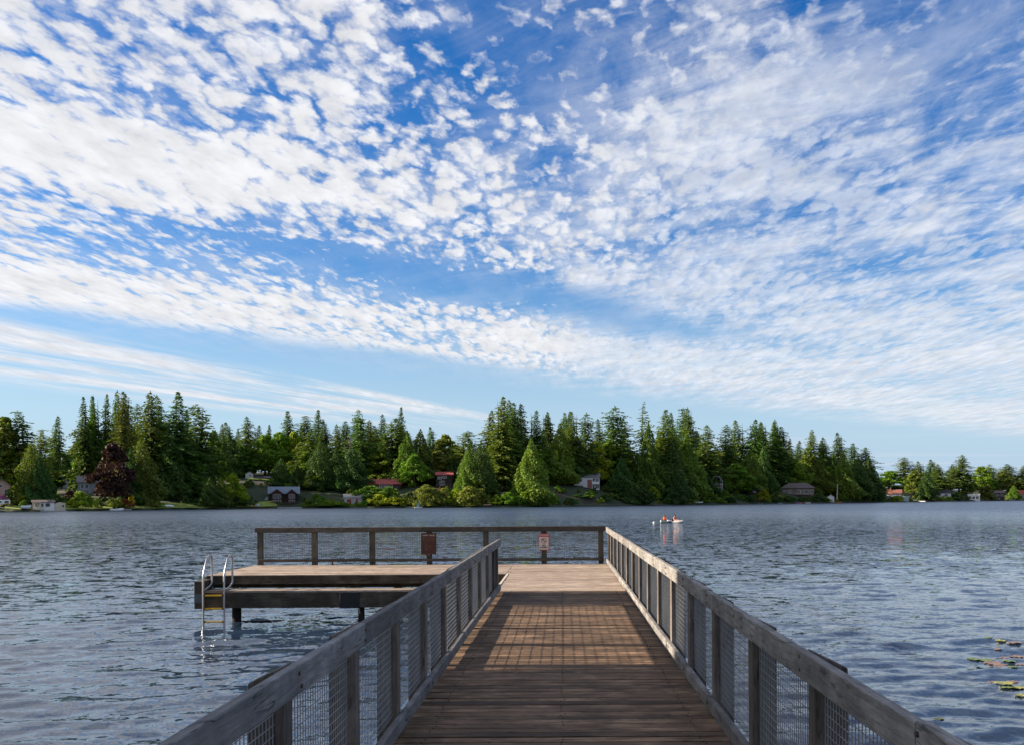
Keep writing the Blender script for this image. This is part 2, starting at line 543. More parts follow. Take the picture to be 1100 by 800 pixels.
mb.build('edge_board', plain('pale edge board', (0.55, 0.48, 0.40), 0.8, 0, 0.2), pier, bevel=0.004)
for y in (-1.0, 3.0, 7.2, 11.4, 15.6, 19.6):
    mb = MB(); mb.box(-1.62, 1.62, y - 0.08, y + 0.08, -0.56, -0.302)
    mb.build('cross_beam', W_beam, pier)
    for x in (-1.18, 1.18):
        mb = MB(); mb.tube([(x, y, -3.2), (x, y, -0.561)], 0.13, 12)
        mb.build('pile', W_pile, pier)

plat = thing('swim_platform', 'pale wooden swim platform with a lower step, left of the pier end', 'swim platform', (-5, 25, 0))
mb = MB(); planks_mesh(mb, PL, -1.406, PF, PB, joints=[-5.0])
mb.build('decking', W_pale, plat, bevel=0.004)
mb = MB(); mb.box(PL + 0.01, -1.42, PF - 0.055, PF - 0.004, -0.215, -0.006)
mb.build('fascia', W_beam, plat, bevel=0.006)
mb = MB()
for y in (PF + 0.35, 25.4, PB - 0.3):
    mb.box(PL + 0.05, -1.45, y - 0.09, y + 0.09, -0.33, -0.045)
mb.build('joist', W_beam, plat)
mb = MB(); mb.box(PL - 0.02, PL + 0.03, PF - 0.02, PB - 0.02, -0.25, -0.045)
mb.build('side_fascia', W_beam_y, plat)
mb = MB(); planks_mesh(mb, -8.55, -1.75, 23.02, 23.58, pitch=0.14, th=0.045, joints=[-5.2])
st_ = mb.build('step', W_pale, plat, bevel=0.004)
st_.location.z += -0.32
mb = MB(); mb.box(-8.566, -1.78, 23.03, 23.23, -0.735, -0.368)
mb.build('front_beam', W_beam, plat, bevel=0.01)
mb = MB(); mb.box(-8.566, -1.78, 23.42, 23.56, -0.735, -0.368)
mb.build('back_beam', W_beam, plat)
eb = MB(); eb.box(-8.775, -8.57, 22.98, 23.64, -0.745, -0.085)
eb_o = eb.build('end_beam', W_beam_y, plat, bevel=0.012)
mb = MB(); mb.box(-8.765, -8.58, 22.966, 22.978, -0.60, -0.40)
mb.build('grey_patch', plain('grey patch', (0.13, 0.15, 0.14), 0.7, 0, 0.3), plat)
mb = MB(); mb.box(-5.32, -4.86, 22.99, 23.028, -0.745, -0.365)
mb.build('bracket', M_black, plat, bevel=0.01)
for (x, y, r) in ((-7.98, 23.62, 0.11), (-4.87, 23.3, 0.075), (-2.2, 23.62, 0.1), (-4.6, 26.9, 0.12), (-1.9, 26.9, 0.12)):
    mb = MB(); mb.tube([(x, y, -3.2), (x, y, -0.37)], [r * 1.15, r], 12)
    mb.build('pile', W_pile, plat)
# ------------------------------------------------------------------ wire panels
def wire_panel(length, z0, z1, cell=0.05, r=0.0020):
    """panel along +Y, wires crossing at cell spacing"""
    mb = MB()
    n = int(length / cell)
    for i in range(n + 1):
        y = (length - n * cell) / 2 + i * cell
        mb.box(-r, r, y - r, y + r, z0, z1)
    k = int((z1 - z0) / cell)
    for j in range(k + 1):
        z = z0 + (z1 - z0 - k * cell) / 2 + j * cell
        mb.box(r, 3 * r, 0, length, z - r, z + r)
    me = bpy.data.meshes.new('wire_panel')
    me.from_pydata(mb.v, [], mb.f)
    me.materials.append(M_galv)
    return me


_panels = {}


def get_panel(length, z0, z1, r=0.0020):
    k = (round(length, 3), round(z0, 3), round(z1, 3), r)
    if k not in _panels:
        _panels[k] = wire_panel(length, z0, z1, 0.05, r)
    return _panels[k]


def post_mesh(mb, x_in, x_out, yc, ztop_in, ztop_out, zb, w=0.14):
    y0, y1 = yc - w / 2, yc + w / 2
    mb.hexa([(x_in, y0, zb), (x_out, y0, zb), (x_out, y1, zb), (x_in, y1, zb),
             (x_in, y0, ztop_in), (x_out, y0, ztop_out), (x_out, y1, ztop_out), (x_in, y1, ztop_in)])


_bolts = {}


def bolt_mesh(sgn):
    if sgn not in _bolts:
        mb = MB()
        mb.loft([[(-sgn * dx_, 0.011 * math.cos(k * 1.0472), 0.011 * math.sin(k * 1.0472)) for k in range(6)] for dx_ in (-0.01, 0.006)], smooth=False)
        me = bpy.data.meshes.new('bolt'); me.from_pydata(mb.v, [], mb.f); me.materials.append(M_bolt)
        _bolts[sgn] = me
    return _bolts[sgn]


def side_railing(label, xin, sgn, posts, y_end, seg_every, solid=(), W_rail_y=W_rail_y):
    rt = thing('wooden_railing', label, 'railing', (xin, posts[0], 0))
    for yc in posts:
        mb = MB()
        jx = rnd.uniform(-0.004, 0.004)
        zt = 1.032 + rnd.uniform(-0.012, 0.012)
        post_mesh(mb, xin + sgn * (0.053 + abs(jx)), xin + sgn * (0.218 + jx), yc + rnd.uniform(-0.006, 0.006), zt, zt - 0.08, -0.42)
        mb.build('post', W_post, rt, bevel=0.006)
    # top and bottom boards, butted on posts
    for (nm, z0, z1, ev, thk) in (('top_rail', 0.898, 1.038, seg_every, 0.05), ('bottom_rail', 0.042, 0.150, 2, 0.05)):
        cuts = [posts[0] - 0.3] + [posts[i] for i in range(ev, len(posts) - 1, ev)] + [y_end]
        for k in range(len(cuts) - 1):
            mb = MB()
            a, b = cuts[k] + 0.0025, cuts[k + 1] - 0.0025
            dz, dx = rnd.uniform(-0.004, 0.004), rnd.uniform(0, 0.004)
            # a board with slight bow, cut into spans
            n = max(2, int((b - a) / 0.7))
            bow = rnd.uniform(-0.004, 0.004)
            rings = []
            for i in range(n + 1):
                y = a + (b - a) * i / n
                s = math.sin(math.pi * i / n)
                x1 = xin + sgn * (dx + bow * s)
                x2 = x1 + sgn * thk
                zz = dz + bow * 0.8 * s
                rings.append([(x1, y, z0 + zz), (x2, y, z0 + zz), (x2, y, z1 + zz), (x1, y, z1 + zz)])
            mb.loft(rings, smooth=False)
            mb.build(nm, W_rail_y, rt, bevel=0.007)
    for yc in posts:
        for z_ in (0.935, 1.0, 0.095):
            o = link('bolt', bolt_mesh(sgn), None, rt, (0, yc + rnd.gauss(0, 0.012) - posts[0], z_))
    for i in range(len(posts) - 1):
        a, b = posts[i] + 0.071, posts[i + 1] - 0.071
        if i in solid:
            mb = MB(); x = xin + sgn * 0.105
            mb.box(min(x, x + sgn * 0.014), max(x, x + sgn * 0.014), a, b, 0.12, 0.93)
            mb.build('solid_panel', M_panel, rt)
        else:
            link('wire_panel', get_panel(b - a, 0.12, 0.93), None, rt, (sgn * 0.105, a - posts[0], 0))
    return rt


posts_l = [7.55 + 1.515 * k for k in range(-7, 8)] + [19.0]
posts_r = [4.9 + 1.6 * k for k in range(-4, 14)] + [27.18]
n = len(posts_l)
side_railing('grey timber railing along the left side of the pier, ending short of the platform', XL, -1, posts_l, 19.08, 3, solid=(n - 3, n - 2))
side_railing('long sunlit timber railing along the right side of the pier', XR, 1, posts_r, 27.40, 3, W_rail_y=W_rail_lit)

# far railing across the platform's back edge
YB = 27.27
fr = thing('wooden_railing', 'dark railing across the far edge of the platform, carrying two signs', 'railing', (PL, YB, 0))
fx = [-8.57, -7.03, -5.40, -3.79, -2.19, -0.55, 1.06]
for i, x in enumerate(fx):
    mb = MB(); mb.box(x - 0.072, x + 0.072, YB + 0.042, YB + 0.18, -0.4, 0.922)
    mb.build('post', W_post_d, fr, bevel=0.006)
for (a, b) in ((-8.70, -4.0), (-3.995, 1.187)):
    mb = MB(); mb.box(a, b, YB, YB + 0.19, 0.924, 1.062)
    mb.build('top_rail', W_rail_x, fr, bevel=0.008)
for (a, b) in ((-8.60, -5.4), (-5.395, -2.19), (-2.185, 1.10)):
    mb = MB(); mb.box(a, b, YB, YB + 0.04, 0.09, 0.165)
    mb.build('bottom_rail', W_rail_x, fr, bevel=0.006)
for i in range(len(fx) - 1):
    a, b = fx[i] + 0.073, fx[i + 1] - 0.073
    o = link('wire_panel', get_panel(b - a, 0.15, 0.93, 0.0048), None, fr, (b - PL, 0.10, 0))
    o.rotation_euler = (0, 0, R(90))
# tap-like bolt left on the far rail
mb = MB(); mb.tube([(-6.5, YB - 0.03, -0.0), (-6.5, YB - 0.03, 0.10), (-6.5, YB - 0.05, 0.15)], [0.03, 0.022, 0.028], 8)
tag(mb.build('mooring_cleat', plain('rusty iron', (0.12, 0.05, 0.03), 0.8), None), 'small rusty mooring pin standing at the platform\'s back edge', 'mooring pin')

# ------------------------------------------------------------------ signs
def text_obj(body, size, loc, mat, parent, name='lettering', bold=0.0):
    cu = bpy.data.curves.new(name, 'FONT')
    cu.body = body; cu.size = size; cu.align_x = 'CENTER'; cu.align_y = 'CENTER'
    cu.extrude = 0.0012; cu.offset = bold
    o = bpy.data.objects.new(name, cu)
    COL.objects.link(o)
    cu.materials.append(mat)
    o.parent = parent
    o.location = loc
    o.rotation_euler = (R(90), 0, 0)
    bpy.context.view_layer.update()
    me = bpy.data.meshes.new_from_object(o.evaluated_get(bpy.context.evaluated_depsgraph_get()))
    bpy.data.objects.remove(o)
    o = link(name, me, mat, parent, loc)
    o.rotation_euler = (R(90), 0, 0)
    return o


M_sbrown = plain('brown sign paint', (0.055, 0.016, 0.010), 0.5, 0, 0.1)
M_cream = plain('cream lettering', (0.55, 0.47, 0.36), 0.6)
M_dim = plain('worn small lettering', (0.24, 0.13, 0.09), 0.6)
M_sred = plain('red sign paint', (0.42, 0.035, 0.025), 0.5)
M_swhite = plain('sign white', (0.55, 0.52, 0.47), 0.5, 0, 0.1)
M_sblack = plain('sign black', (0.02, 0.02, 0.022), 0.5)
S = 38.1
sg = thing('notice_board', 'brown rules sign with faded lines of cream lettering, on the far railing', 'sign', (-3.79, YB - 0.03, 0.27))
mb = MB(); mb.box(-0.215, 0.215, -0.006, 0.006, 0.02, 0.62)
mb.build('panel', M_sbrown, sg, bevel=0.004, local=True)
mb = MB()
rr = random.Random(3)


def word_row(mb, z, h, x0, x1, wmin, wmax, gap, depth=-0.0085):
    x = x0
    while x < x1 - wmin * 0.5:
        w = min(rr.uniform(wmin, wmax), x1 - x)
        k = max(1, int(w / (h * 0.62)))
        for i in range(k):      # letter-sized strokes
            a = x + i * w / k
            b = a + w / k * 0.74
            s = rr.choice((0, 1, 2))
            mb.box(a, a + (b - a) * 0.34, depth, -0.006, z - h / 2, z + h / 2)
            if s != 1: mb.box(a + (b - a) * 0.36, b, depth, -0.006, z + h * 0.28, z + h / 2)
            if s != 2: mb.box(a + (b - a) * 0.36, b, depth, -0.006, z - h / 2, z - h * 0.26)
            if s != 0: mb.box(b - (b - a) * 0.3, b, depth, -0.006, z - h * 0.24, z + h * 0.26)
        x += w + gap


for a_, b_ in ((-0.165, -0.015), (0.015, 0.175)):
    mb = MB(); word_row(mb, 0.555, 0.036, a_, b_, 0.15, 0.17, 0.03)
    mb.build('heading_word', M_cream, sg, local=True)
rows_ = [(z, 0.015, -0.175, 0.175, 0.04, 0.09) for z in (0.50, 0.475)] + [(z, 0.013, -0.175, 0.175, 0.03, 0.08) for z in (0.435, 0.415)]
rows_ += [(0.375 - k * 0.033, 0.013, -0.11, -0.11 + rr.choice((0.1, 0.17, 0.21, 0.08)), 0.03, 0.07) for k in range(8)]
for z, h_, a_, b_, w0, w1 in rows_:
    mb = MB(); word_row(mb, z, h_, a_, b_, w0, w1, 0.012)
    mb.build('small_print_line', M_dim, sg, local=True)
mb = MB(); mb.box(-0.03, 0.03, -0.012, 0.012, 0.0, 0.018)
mb.build('clip', M_galv, sg, local=True)

sg = thing('warning_sign', 'small white no diving sign with red header, on the far railing', 'sign', (-0.55, YB - 0.03, 0.39))
mb = MB(); mb.box(-0.15, 0.15, -0.004, 0.006, 0.0, 0.47)
mb.build('border', M_sred, sg, local=True)
mb = MB(); mb.box(-0.132, 0.132, -0.0065, -0.0042, 0.018, 0.375)
mb.build('panel', M_swhite, sg, local=True)
text_obj('DANGER', 0.072, (0, -0.0062, 0.424), M_swhite, sg, 'header_lettering', 0.001)
text_obj('NO', 0.06, (0, -0.009, 0.135), M_sblack, sg, 'lettering', 0.002)
text_obj('DIVING', 0.06, (0, -0.009, 0.078), M_sblack, sg, 'lettering', 0.002)
mb = MB()
N = 28
for k in range(N):
    a0, a1 = 2 * math.pi * k / N, 2 * math.pi * (k + 1) / N
    c = [(r * math.cos(a), yy, 0.27 + r * math.sin(a)) for yy in (-0.0105, -0.0068) for (r, a) in ((0.064, a0), (0.08, a0), (0.08, a1), (0.064, a1))]
    mb.hexa(c)
ux, uz = math.cos(R(135)), math.sin(R(135))
w_ = 0.008
mb.hexa([(s1 * 0.066 * ux + s2 * w_ * uz, yy, 0.27 + s1 * 0.066 * uz - s2 * w_ * ux) for yy in (-0.0125, -0.0108) for (s1, s2) in ((-1, -1), (1, -1), (1, 1), (-1, 1))])
mb.build('prohibition_ring', M_sred, sg, local=True)
mb = MB()
mb.tube([(-0.045, -0.0088, 0.315), (-0.01, -0.0088, 0.285), (0.02, -0.0088, 0.25)], [0.010, 0.013, 0.009], 6)
mb.tube([(0.02, -0.0088, 0.25), (0.045, -0.0088, 0.228)], 0.007, 6)
mb.tube([(0.028, -0.0088, 0.268), (0.034, -0.0088, 0.262)], 0.012, 6)
mb.build('diver_symbol', M_sblack, sg, local=True)

# ------------------------------------------------------------------ ladder
ld = thing('swim_ladder', 'stainless swim ladder with yellow treads at the platform\'s left end', 'ladder', (-8.45, 23.1, -1.12))


def arc(c, r, a0, a1, y0, n=6):
    return [(a0 + (a1 - a0) * i / n) for i in range(n + 1)]


for x in (-8.72 + 0.20, -8.72 + 0.20 + 0.495):
    yf, yr = 22.88, 23.46
    zt = 0.52
    pts = [(x, yf, -1.9), (x, yf, -0.6), (x, yf, 0.0), (x, yf + 0.012, 0.06), (x, yf + 0.04, 0.12)]
    pts += [(x, yf + 0.12, 0.245), (x, yf + 0.26, 0.44)]
    cy, cz, rr_ = yr - 0.12, zt - 0.12, 0.12
    for k in range(7):
        a = R(135 - k * 22.5)
        pts.append((x, cy + rr_ * math.cos(a), cz + rr_ * math.sin(a)))
    pts += [(x, yr, 0.2), (x, yr, -0.08)]
    for k in range(1, 6):
        a = R(-k * 12)
        pts.append((x, yr - 0.10 + 0.10 * math.cos(a), -0.08 + 0.13 * math.sin(a)))
    pts += [(x, yr - 0.2, -0.245), (x, yf + 0.11, -0.292)]
    mb = MB(); mb.tube(pts, 0.025, 10)
    mb.build('rail', M_steel, ld)
for z in (-0.42, -0.73, -1.04):
    mb = MB(); mb.box(-8.72 + 0.222, -8.72 + 0.673, 22.85, 22.93, z - 0.016, z + 0.016)
    mb.build('tread', M_yellow, ld, bevel=0.006)
    for s in (0.2225, 0.648):
        mbx = MB(); mbx.box(-8.72 + s, -8.72 + s + 0.024, 22.846, 22.934, z - 0.019, z + 0.019)
        mbx.build('bracket', M_black, ld)

# ------------------------------------------------------------------ water
wr = np.random.default_rng(5)
WAVES = []
for i in range(110):
    lam = 0.17 * (2.0 / 0.17) ** wr.random()
    ang = R(-90) + wr.normal(0, 0.50) + 0.10
    k = 2 * math.pi / lam
    st_w = 0.0175 * (0.62 if lam > 1.3 else 1.0)
    WAVES.append((lam, k * math.cos(ang), k * math.sin(ang), st_w * lam / (2 * math.pi) * (0.5 + wr.random()), wr.random() * 2 * math.pi))


def wave_h(x, y, cell):
    h = np.zeros_like(x)
    gust = 0.85 + 0.28 * np.sin(0.21 * x + 0.13 * y + 1.0) * np.sin(0.09 * x - 0.17 * y) + 0.12 * np.sin(0.6 * x + 0.5 * y)
    for lam, kx, ky, a, ph in WAVES:
        w = np.clip(lam / (cell * 3.0) - 1.0, 0, 1)
        h += a * w * np.cos(kx * x + ky * y + ph)
    return h * gust * np.clip(1.35 - np.hypot(x, y) / 75.0, 0.12, 1)


def make_water():
    rr1 = 2.5 * 1.0048 ** np.arange(0, 690)
    rr1 = rr1[rr1 < 75]
    rr2 = [rr1[-1]]
    step = 1.0048
    while rr2[-1] < 9000:
        step = min(1.08, step * 1.012)
        rr2.append(rr2[-1] * step)
    rs = np.concatenate([[0.0, 1.2], rr1, np.array(rr2[1:])])
    th = np.concatenate([np.linspace(-180, -48, 45)[:-1], np.arange(-48, 42, 0.17), np.linspace(42, 180, 45)])
    th = np.radians(th)
    RR, TH = np.meshgrid(rs, th, indexing='ij')
    X, Y = RR * np.sin(TH), RR * np.cos(TH)
    dr = np.gradient(rs)[:, None] * np.ones_like(TH)
    dt = RR * np.gradient(th)[None, :]
    cell = np.maximum(np.maximum(dr, dt), 0.01)
    Z = wave_h(X, Y, cell)
    Vt = np.stack([X, Y, Z], -1).reshape(-1, 3)
    nr, nt = RR.shape
    idx = np.arange(nr * nt).reshape(nr, nt)
    q = np.stack([idx[:-1, :-1], idx[:-1, 1:], idx[1:, 1:], idx[1:, :-1]], -1).reshape(-1, 4)
    q = q[:, ::-1]
    me = raw_mesh('lake_water', Vt, q, True)
    m, t, b = mat_new('lake water')
    t.set(b.inputs['Base Color'], (0.022, 0.040, 0.074))
    t.set(b.inputs['Roughness'], t.mapr(t.vm('LENGTH', t.new('ShaderNodeTexCoord').outputs['Object']), 30.0, 300.0, 0.02, 0.30))
    b.inputs['IOR'].default_value = 1.33
    tc = t.new('ShaderNodeTexCoord').outputs['Object']
    patch = t.mapr(t.noise(t.vm('MULTIPLY', tc, (0.012, 0.035, 1)), 1.0, 4, 0.6), 0.32, 0.68, 0.7, 1.25)
    far = t.mapr(t.vm('LENGTH', tc), 22.0, 80.0, 0.15, 1.0)
    half = (0.5, 0.5, 0.5)
    a1 = t.vm('SUBTRACT', t.noise(t.vm('MULTIPLY', tc, (0.55, 1.0, 1)), 2.6, 2, 0.6, dist=0.3, color=True), half)
    a2 = t.vm('SUBTRACT', t.noise(t.vm('MULTIPLY', tc, (0.7, 1.0, 1)), 7.0, 2, 0.6, dist=0.3, color=True), half)
    a3 = t.vm('SUBTRACT', t.noise(t.vm('MULTIPLY', tc, (0.8, 1.0, 1)), 19.0, 1, 0.5, color=True), half)
    sl = t.vm('ADD', t.vm('SCALE', a1, scale=t.m('MULTIPLY', far, 2.1)), t.vm('ADD', t.vm('SCALE', a2, scale=t.m('ADD', 0.2, t.m('MULTIPLY', far, 0.5))), t.vm('SCALE', a3, scale=0.11)))
    sl = t.vm('MULTIPLY', t.vm('SCALE', sl, scale=patch), (0.55, 1.0, 0.0))
    nrm = t.vm('NORMALIZE', t.vm('ADD', t.new('ShaderNodeNewGeometry').outputs['Normal'], sl))
    t.set(b.inputs['Normal'], nrm)
    o = link('lake_water', me, m, None, (0, 0, WATER))
    tag(o, kind='structure')
    return o


make_water()


def water_at(x, y):
    return WATER + float(wave_h(np.array([x]), np.array([y]), np.array([0.08]))[0])


# lily pads at the right
M_pads = [plain('green lily pad', (0.12, 0.17, 0.04), 0.4, 0, 0.3, scale=8), plain('yellowing lily pad', (0.24, 0.24, 0.06), 0.4, 0, 0.3, scale=8),
          plain('reddish lily pad', (0.20, 0.13, 0.10), 0.4, 0, 0.3, scale=8)]
pads = [(1062, 686, 0), (1075, 688, 1), (1089, 690, 2), (1072, 699, 2), (1058, 708, 0), (1066, 711, 2), (1079, 706, 2), (1084, 710, 0), (1092, 704, 2),
        (1076, 715, 2), (1088, 718, 0), (1096, 713, 2), (1067, 732, 2), (1078, 735, 1), (1088, 732, 2), (1094, 738, 1), (1098, 747, 1), (1083, 738, 0),
        (1046, 708, 0), (1107, 700, 1), (1115, 712, 0), (1120, 730, 2), (1110, 742, 1), (1008, 772, 1)]
pad_lab = ['green', 'yellow-green', 'reddish']
row_names = []
for i, (px_, py_, c) in enumerate(pads):
    v_ = -uv(px_, py_)[1]
    d = HW / v_
    p = P(px_, py_, d)
    r = rnd.uniform(0.07, 0.15)
    mb = MB()
    nseg = 22
    a0 = rnd.uniform(0, 6.28)
    ring, ring2 = [], []
    for k in range(nseg + 1):
        a = a0 + 0.16 + (2 * math.pi - 0.32) * k / nseg
        q = r * (1 + rnd.uniform(-0.05, 0.05))
        ring.append((q * math.cos(a), q * math.sin(a) * 0.95, rnd.uniform(-0.002, 0.012)))
    vs = [(0, 0, 0.0)] + ring
    lower = [(x, y, z - 0.006) for x, y, z in vs]
    fs = [(0, k, k + 1) for k in range(1, nseg + 1)]
    nn = len(vs)
    mb.add(vs + lower, fs + [tuple(nn + j for j in f[::-1]) for f in fs] + [(k, nn + k, nn + k + 1, k + 1) for k in range(1, nseg + 1)])
    lab = 'floating %s lily pad in the patch at the right edge of the lake' % pad_lab[c]
    o = mb.build('lily_pad', M_pads[c])
    o.location = (p.x, p.y, water_at(p.x, p.y) + 0.012)
    o.rotation_euler = (rnd.uniform(-0.06, 0.06), rnd.uniform(-0.06, 0.06), 0)
    if (px_, py_) == (1008, 772): lab = 'lone yellow-green lily pad floating apart from the patch'
    tag(o, lab, 'lily pad', 'lily pads floating right of the pier')

# ------------------------------------------------------------------ far bank terrain
def gz(x, s):
    """ground height above the water at photo column x, s metres inland"""
    hm = np.interp(x, [-300, 0, 200, 250, 300, 340, 450, 650, 850, 950, 1100, 1500], [9, 10, 12, 20, 21, 17, 17, 17, 15, 13, 12, 12])
    L = np.interp(x, [0, 200, 330, 600, 900, 1100], [95, 80, 55, 60, 75, 120])
    base = np.interp(s, [-6, -1.5, 0, 1.2, 5], [-1.6, -0.5, 0.15, 0.55, 0.9])
    return base + hm * (1 - np.exp(-np.maximum(s - 6, 0) / L)) + 0.35 * np.sin(x * 0.11 + s * 0.05) * np.clip(s / 20, 0, 1)


def far_pt(x, s, dz=0.0):
    d = shore_d(x) + s
    return Vector(((x - CX) / F * d, d, WATER + float(gz(x, s)) + dz))


def find_s(x, yb):
    """how far inland the ground shows at photo row yb"""
    best = None
    for s in np.arange(0.5, 220, 0.5):
        p = far_pt(x, s)
        y = HY - (p.z - HC) / p.y * F - ROLL * (x - CX)
        if y <= yb:
            return float(s)
    return 150.0


M_ground, t, b = mat_new('bank ground')
tc = t.new('ShaderNodeTexCoord').outputs['Object']
n1 = t.noise(tc, 0.035, 4, 0.6)
n2 = t.noise(tc, 0.6, 4, 0.65)
c = t.mix(t.mapr(n1, 0.54, 0.68), (0.035, 0.052, 0.015), (0.032, 0.024, 0.015))
c = t.mix(t.mapr(n2, 0.35, 0.7, 0, 0.7), c, (0.018, 0.028, 0.010))
t.set(b.inputs['Base Color'], c)
b.inputs['Roughness'].default_value = 0.95
xs = np.concatenate([np.arange(-1500, 0, 60), np.arange(0, 1120, 6), np.arange(1120, 2600, 60)]).astype(float)
ss = np.array([-6, -3, -1.5, -0.5, 0, 0.6, 1.2, 2.5, 5, 8, 12, 18, 25, 35, 48, 65, 85, 110, 150, 220, 350, 600, 1200, 2500, 5000], float)
V = []
for s in ss:
    jit = 1.2 * np.sin(xs * 0.31) + 0.9 * np.sin(xs * 0.83 + 1) + 0.6 * np.sin(xs * 2.1)
    d = np.array([shore_d(x) for x in xs]) + s + jit * min(1, max(0, (60 - s) / 60))
    V.append(np.stack([(xs - CX) / F * d, d, WATER + gz(xs, np.full_like(xs, s))], -1))
V = np.array(V)
ns, nx = V.shape[:2]
idx = np.arange(ns * nx).reshape(ns, nx)
q = np.stack([idx[:-1, :-1], idx[:-1, 1:], idx[1:, 1:], idx[1:, :-1]], -1).reshape(-1, 4)
tag(link('far_bank', raw_mesh('far_bank', V.reshape(-1, 3), q, True), M_ground), kind='structure')

# lawns: sunlit grass running down to the water
M_lawn, t, b = mat_new('lawn grass')
tc = t.new('ShaderNodeTexCoord').outputs['Object']
c = t.mix(t.mapr(t.noise(tc, 0.5, 5, 0.65), 0.3, 0.7), (0.14, 0.20, 0.025), (0.28, 0.32, 0.045))
t.set(b.inputs['Base Color'], c)
b.inputs['Roughness'].default_value = 0.9


def lawn(x0, x1, s0, s1):
    xs = np.linspace(x0, x1, max(4, int((x1 - x0) / 3)))
    ss = np.linspace(s0, s1, 8)
    V = []
    for s in ss:
        e = s + (0.5 * np.sin(xs * 1.1) if s in (ss[0], ss[-1]) else 0)
        d = np.array([shore_d(x) for x in xs]) + e
        V.append(np.stack([(xs - CX) / F * d, d, WATER + gz(xs, np.full_like(xs, s)) + 0.22 + 0.04 * np.sin(xs * 2.3 + s)], -1))
    V = np.array(V)
    idx = np.arange(V.shape[0] * V.shape[1]).reshape(V.shape[:2])
    q = np.stack([idx[:-1, :-1], idx[:-1, 1:], idx[1:, 1:], idx[1:, :-1]], -1).reshape(-1, 4)
    tag(link('lawn', raw_mesh('lawn', V.reshape(-1, 3), q, True), M_lawn), kind='structure')


lawn(5, 34, 2.6, 12); lawn(66, 121, 1.0, 14); lawn(140, 246, 1.0, 16); lawn(488, 512, 1.8, 8); lawn(252, 298, 2.5, 12); lawn(330, 392, 2.5, 10)
lawn(266, 294, 62, 74); lawn(730, 752, 3, 14); lawn(950, 985, 3, 10); lawn(832, 840, 48, 60)

# ------------------------------------------------------------------ near bank: behind the camera and to the left, outside the picture
def sheet(name, pts_fn, us, vs, mat):
    V = np.array([[pts_fn(u, v) for u in us] for v in vs], float)
    idx = np.arange(V.shape[0] * V.shape[1]).reshape(V.shape[:2])
    q = np.stack([idx[:-1, :-1], idx[:-1, 1:], idx[1:, 1:], idx[1:, :-1]], -1).reshape(-1, 4)
    return tag(link(name, raw_mesh(name, V.reshape(-1, 3), q, True), mat), kind='structure')


def near_pt(u, v):
    # u: along the shore from the left bank round behind the pier, v: inland
    path = [(-60, 24), (-36, 20), (-27, 11), (-24, 0), (-18, -6), (-6, -3.6), (8, -3.8), (30, -5), (90, -2)]
    nrm = [(-0.2, 1), (-0.5, 0.3), (-1, 0), (-1, -0.3), (-0.6, -0.9), (0, -1), (0, -1), (0, -1), (0.1, -1)]
    nrm = [(-0.9, -0.4), (-1, -0.2), (-1, -0.2), (-1, -0.5), (-0.6, -0.9), (0, -1), (0, -1), (0, -1), (0.1, -1)]
    k = np.linspace(0, 1, len(path))
    x = np.interp(u, k, [p[0] for p in path]) + np.interp(u, k, [p[0] for p in nrm]) * v
    y = np.interp(u, k, [p[1] for p in path]) + np.interp(u, k, [p[1] for p in nrm]) * v
    z = WATER + np.interp(v, [-4, 0, 1, 5, 40, 200], [-1.2, 0.1, 0.6, 1.1, 2.5, 6])
    return (x, y, z)


sheet('near_bank', near_pt, np.linspace(0, 1, 60), [-4, -1, 0, 1, 3, 6, 12, 25, 60, 150], M_ground)

# ------------------------------------------------------------------ trees
def cards(Pn, A, ln, wd, rng):
    """kite shaped leaf sprays: centre P, long axis A"""
    Pn = np.asarray(Pn, float); A = np.asarray(A, float)
    A /= np.linalg.norm(A, axis=1, keepdims=True) + 1e-9
    r = rng.normal(size=A.shape)
    B = np.cross(A, r); B /= np.linalg.norm(B, axis=1, keepdims=True) + 1e-9
    Nn = np.cross(A, B)
    ln = np.asarray(ln)[:, None]; wd = np.asarray(wd)[:, None]
    k = 0.18 * wd * rng.normal(size=(len(Pn), 1))
    v = np.stack([Pn - A * ln * .5, Pn + B * wd * .5 + A * ln * 0.05 + Nn * k, Pn + A * ln * .5, Pn - B * wd * .5 + A * ln * 0.05 - Nn * k], 1)
    return v.reshape(-1, 3)


def quads_of(n):
    return np.arange(n * 4).reshape(n, 4)


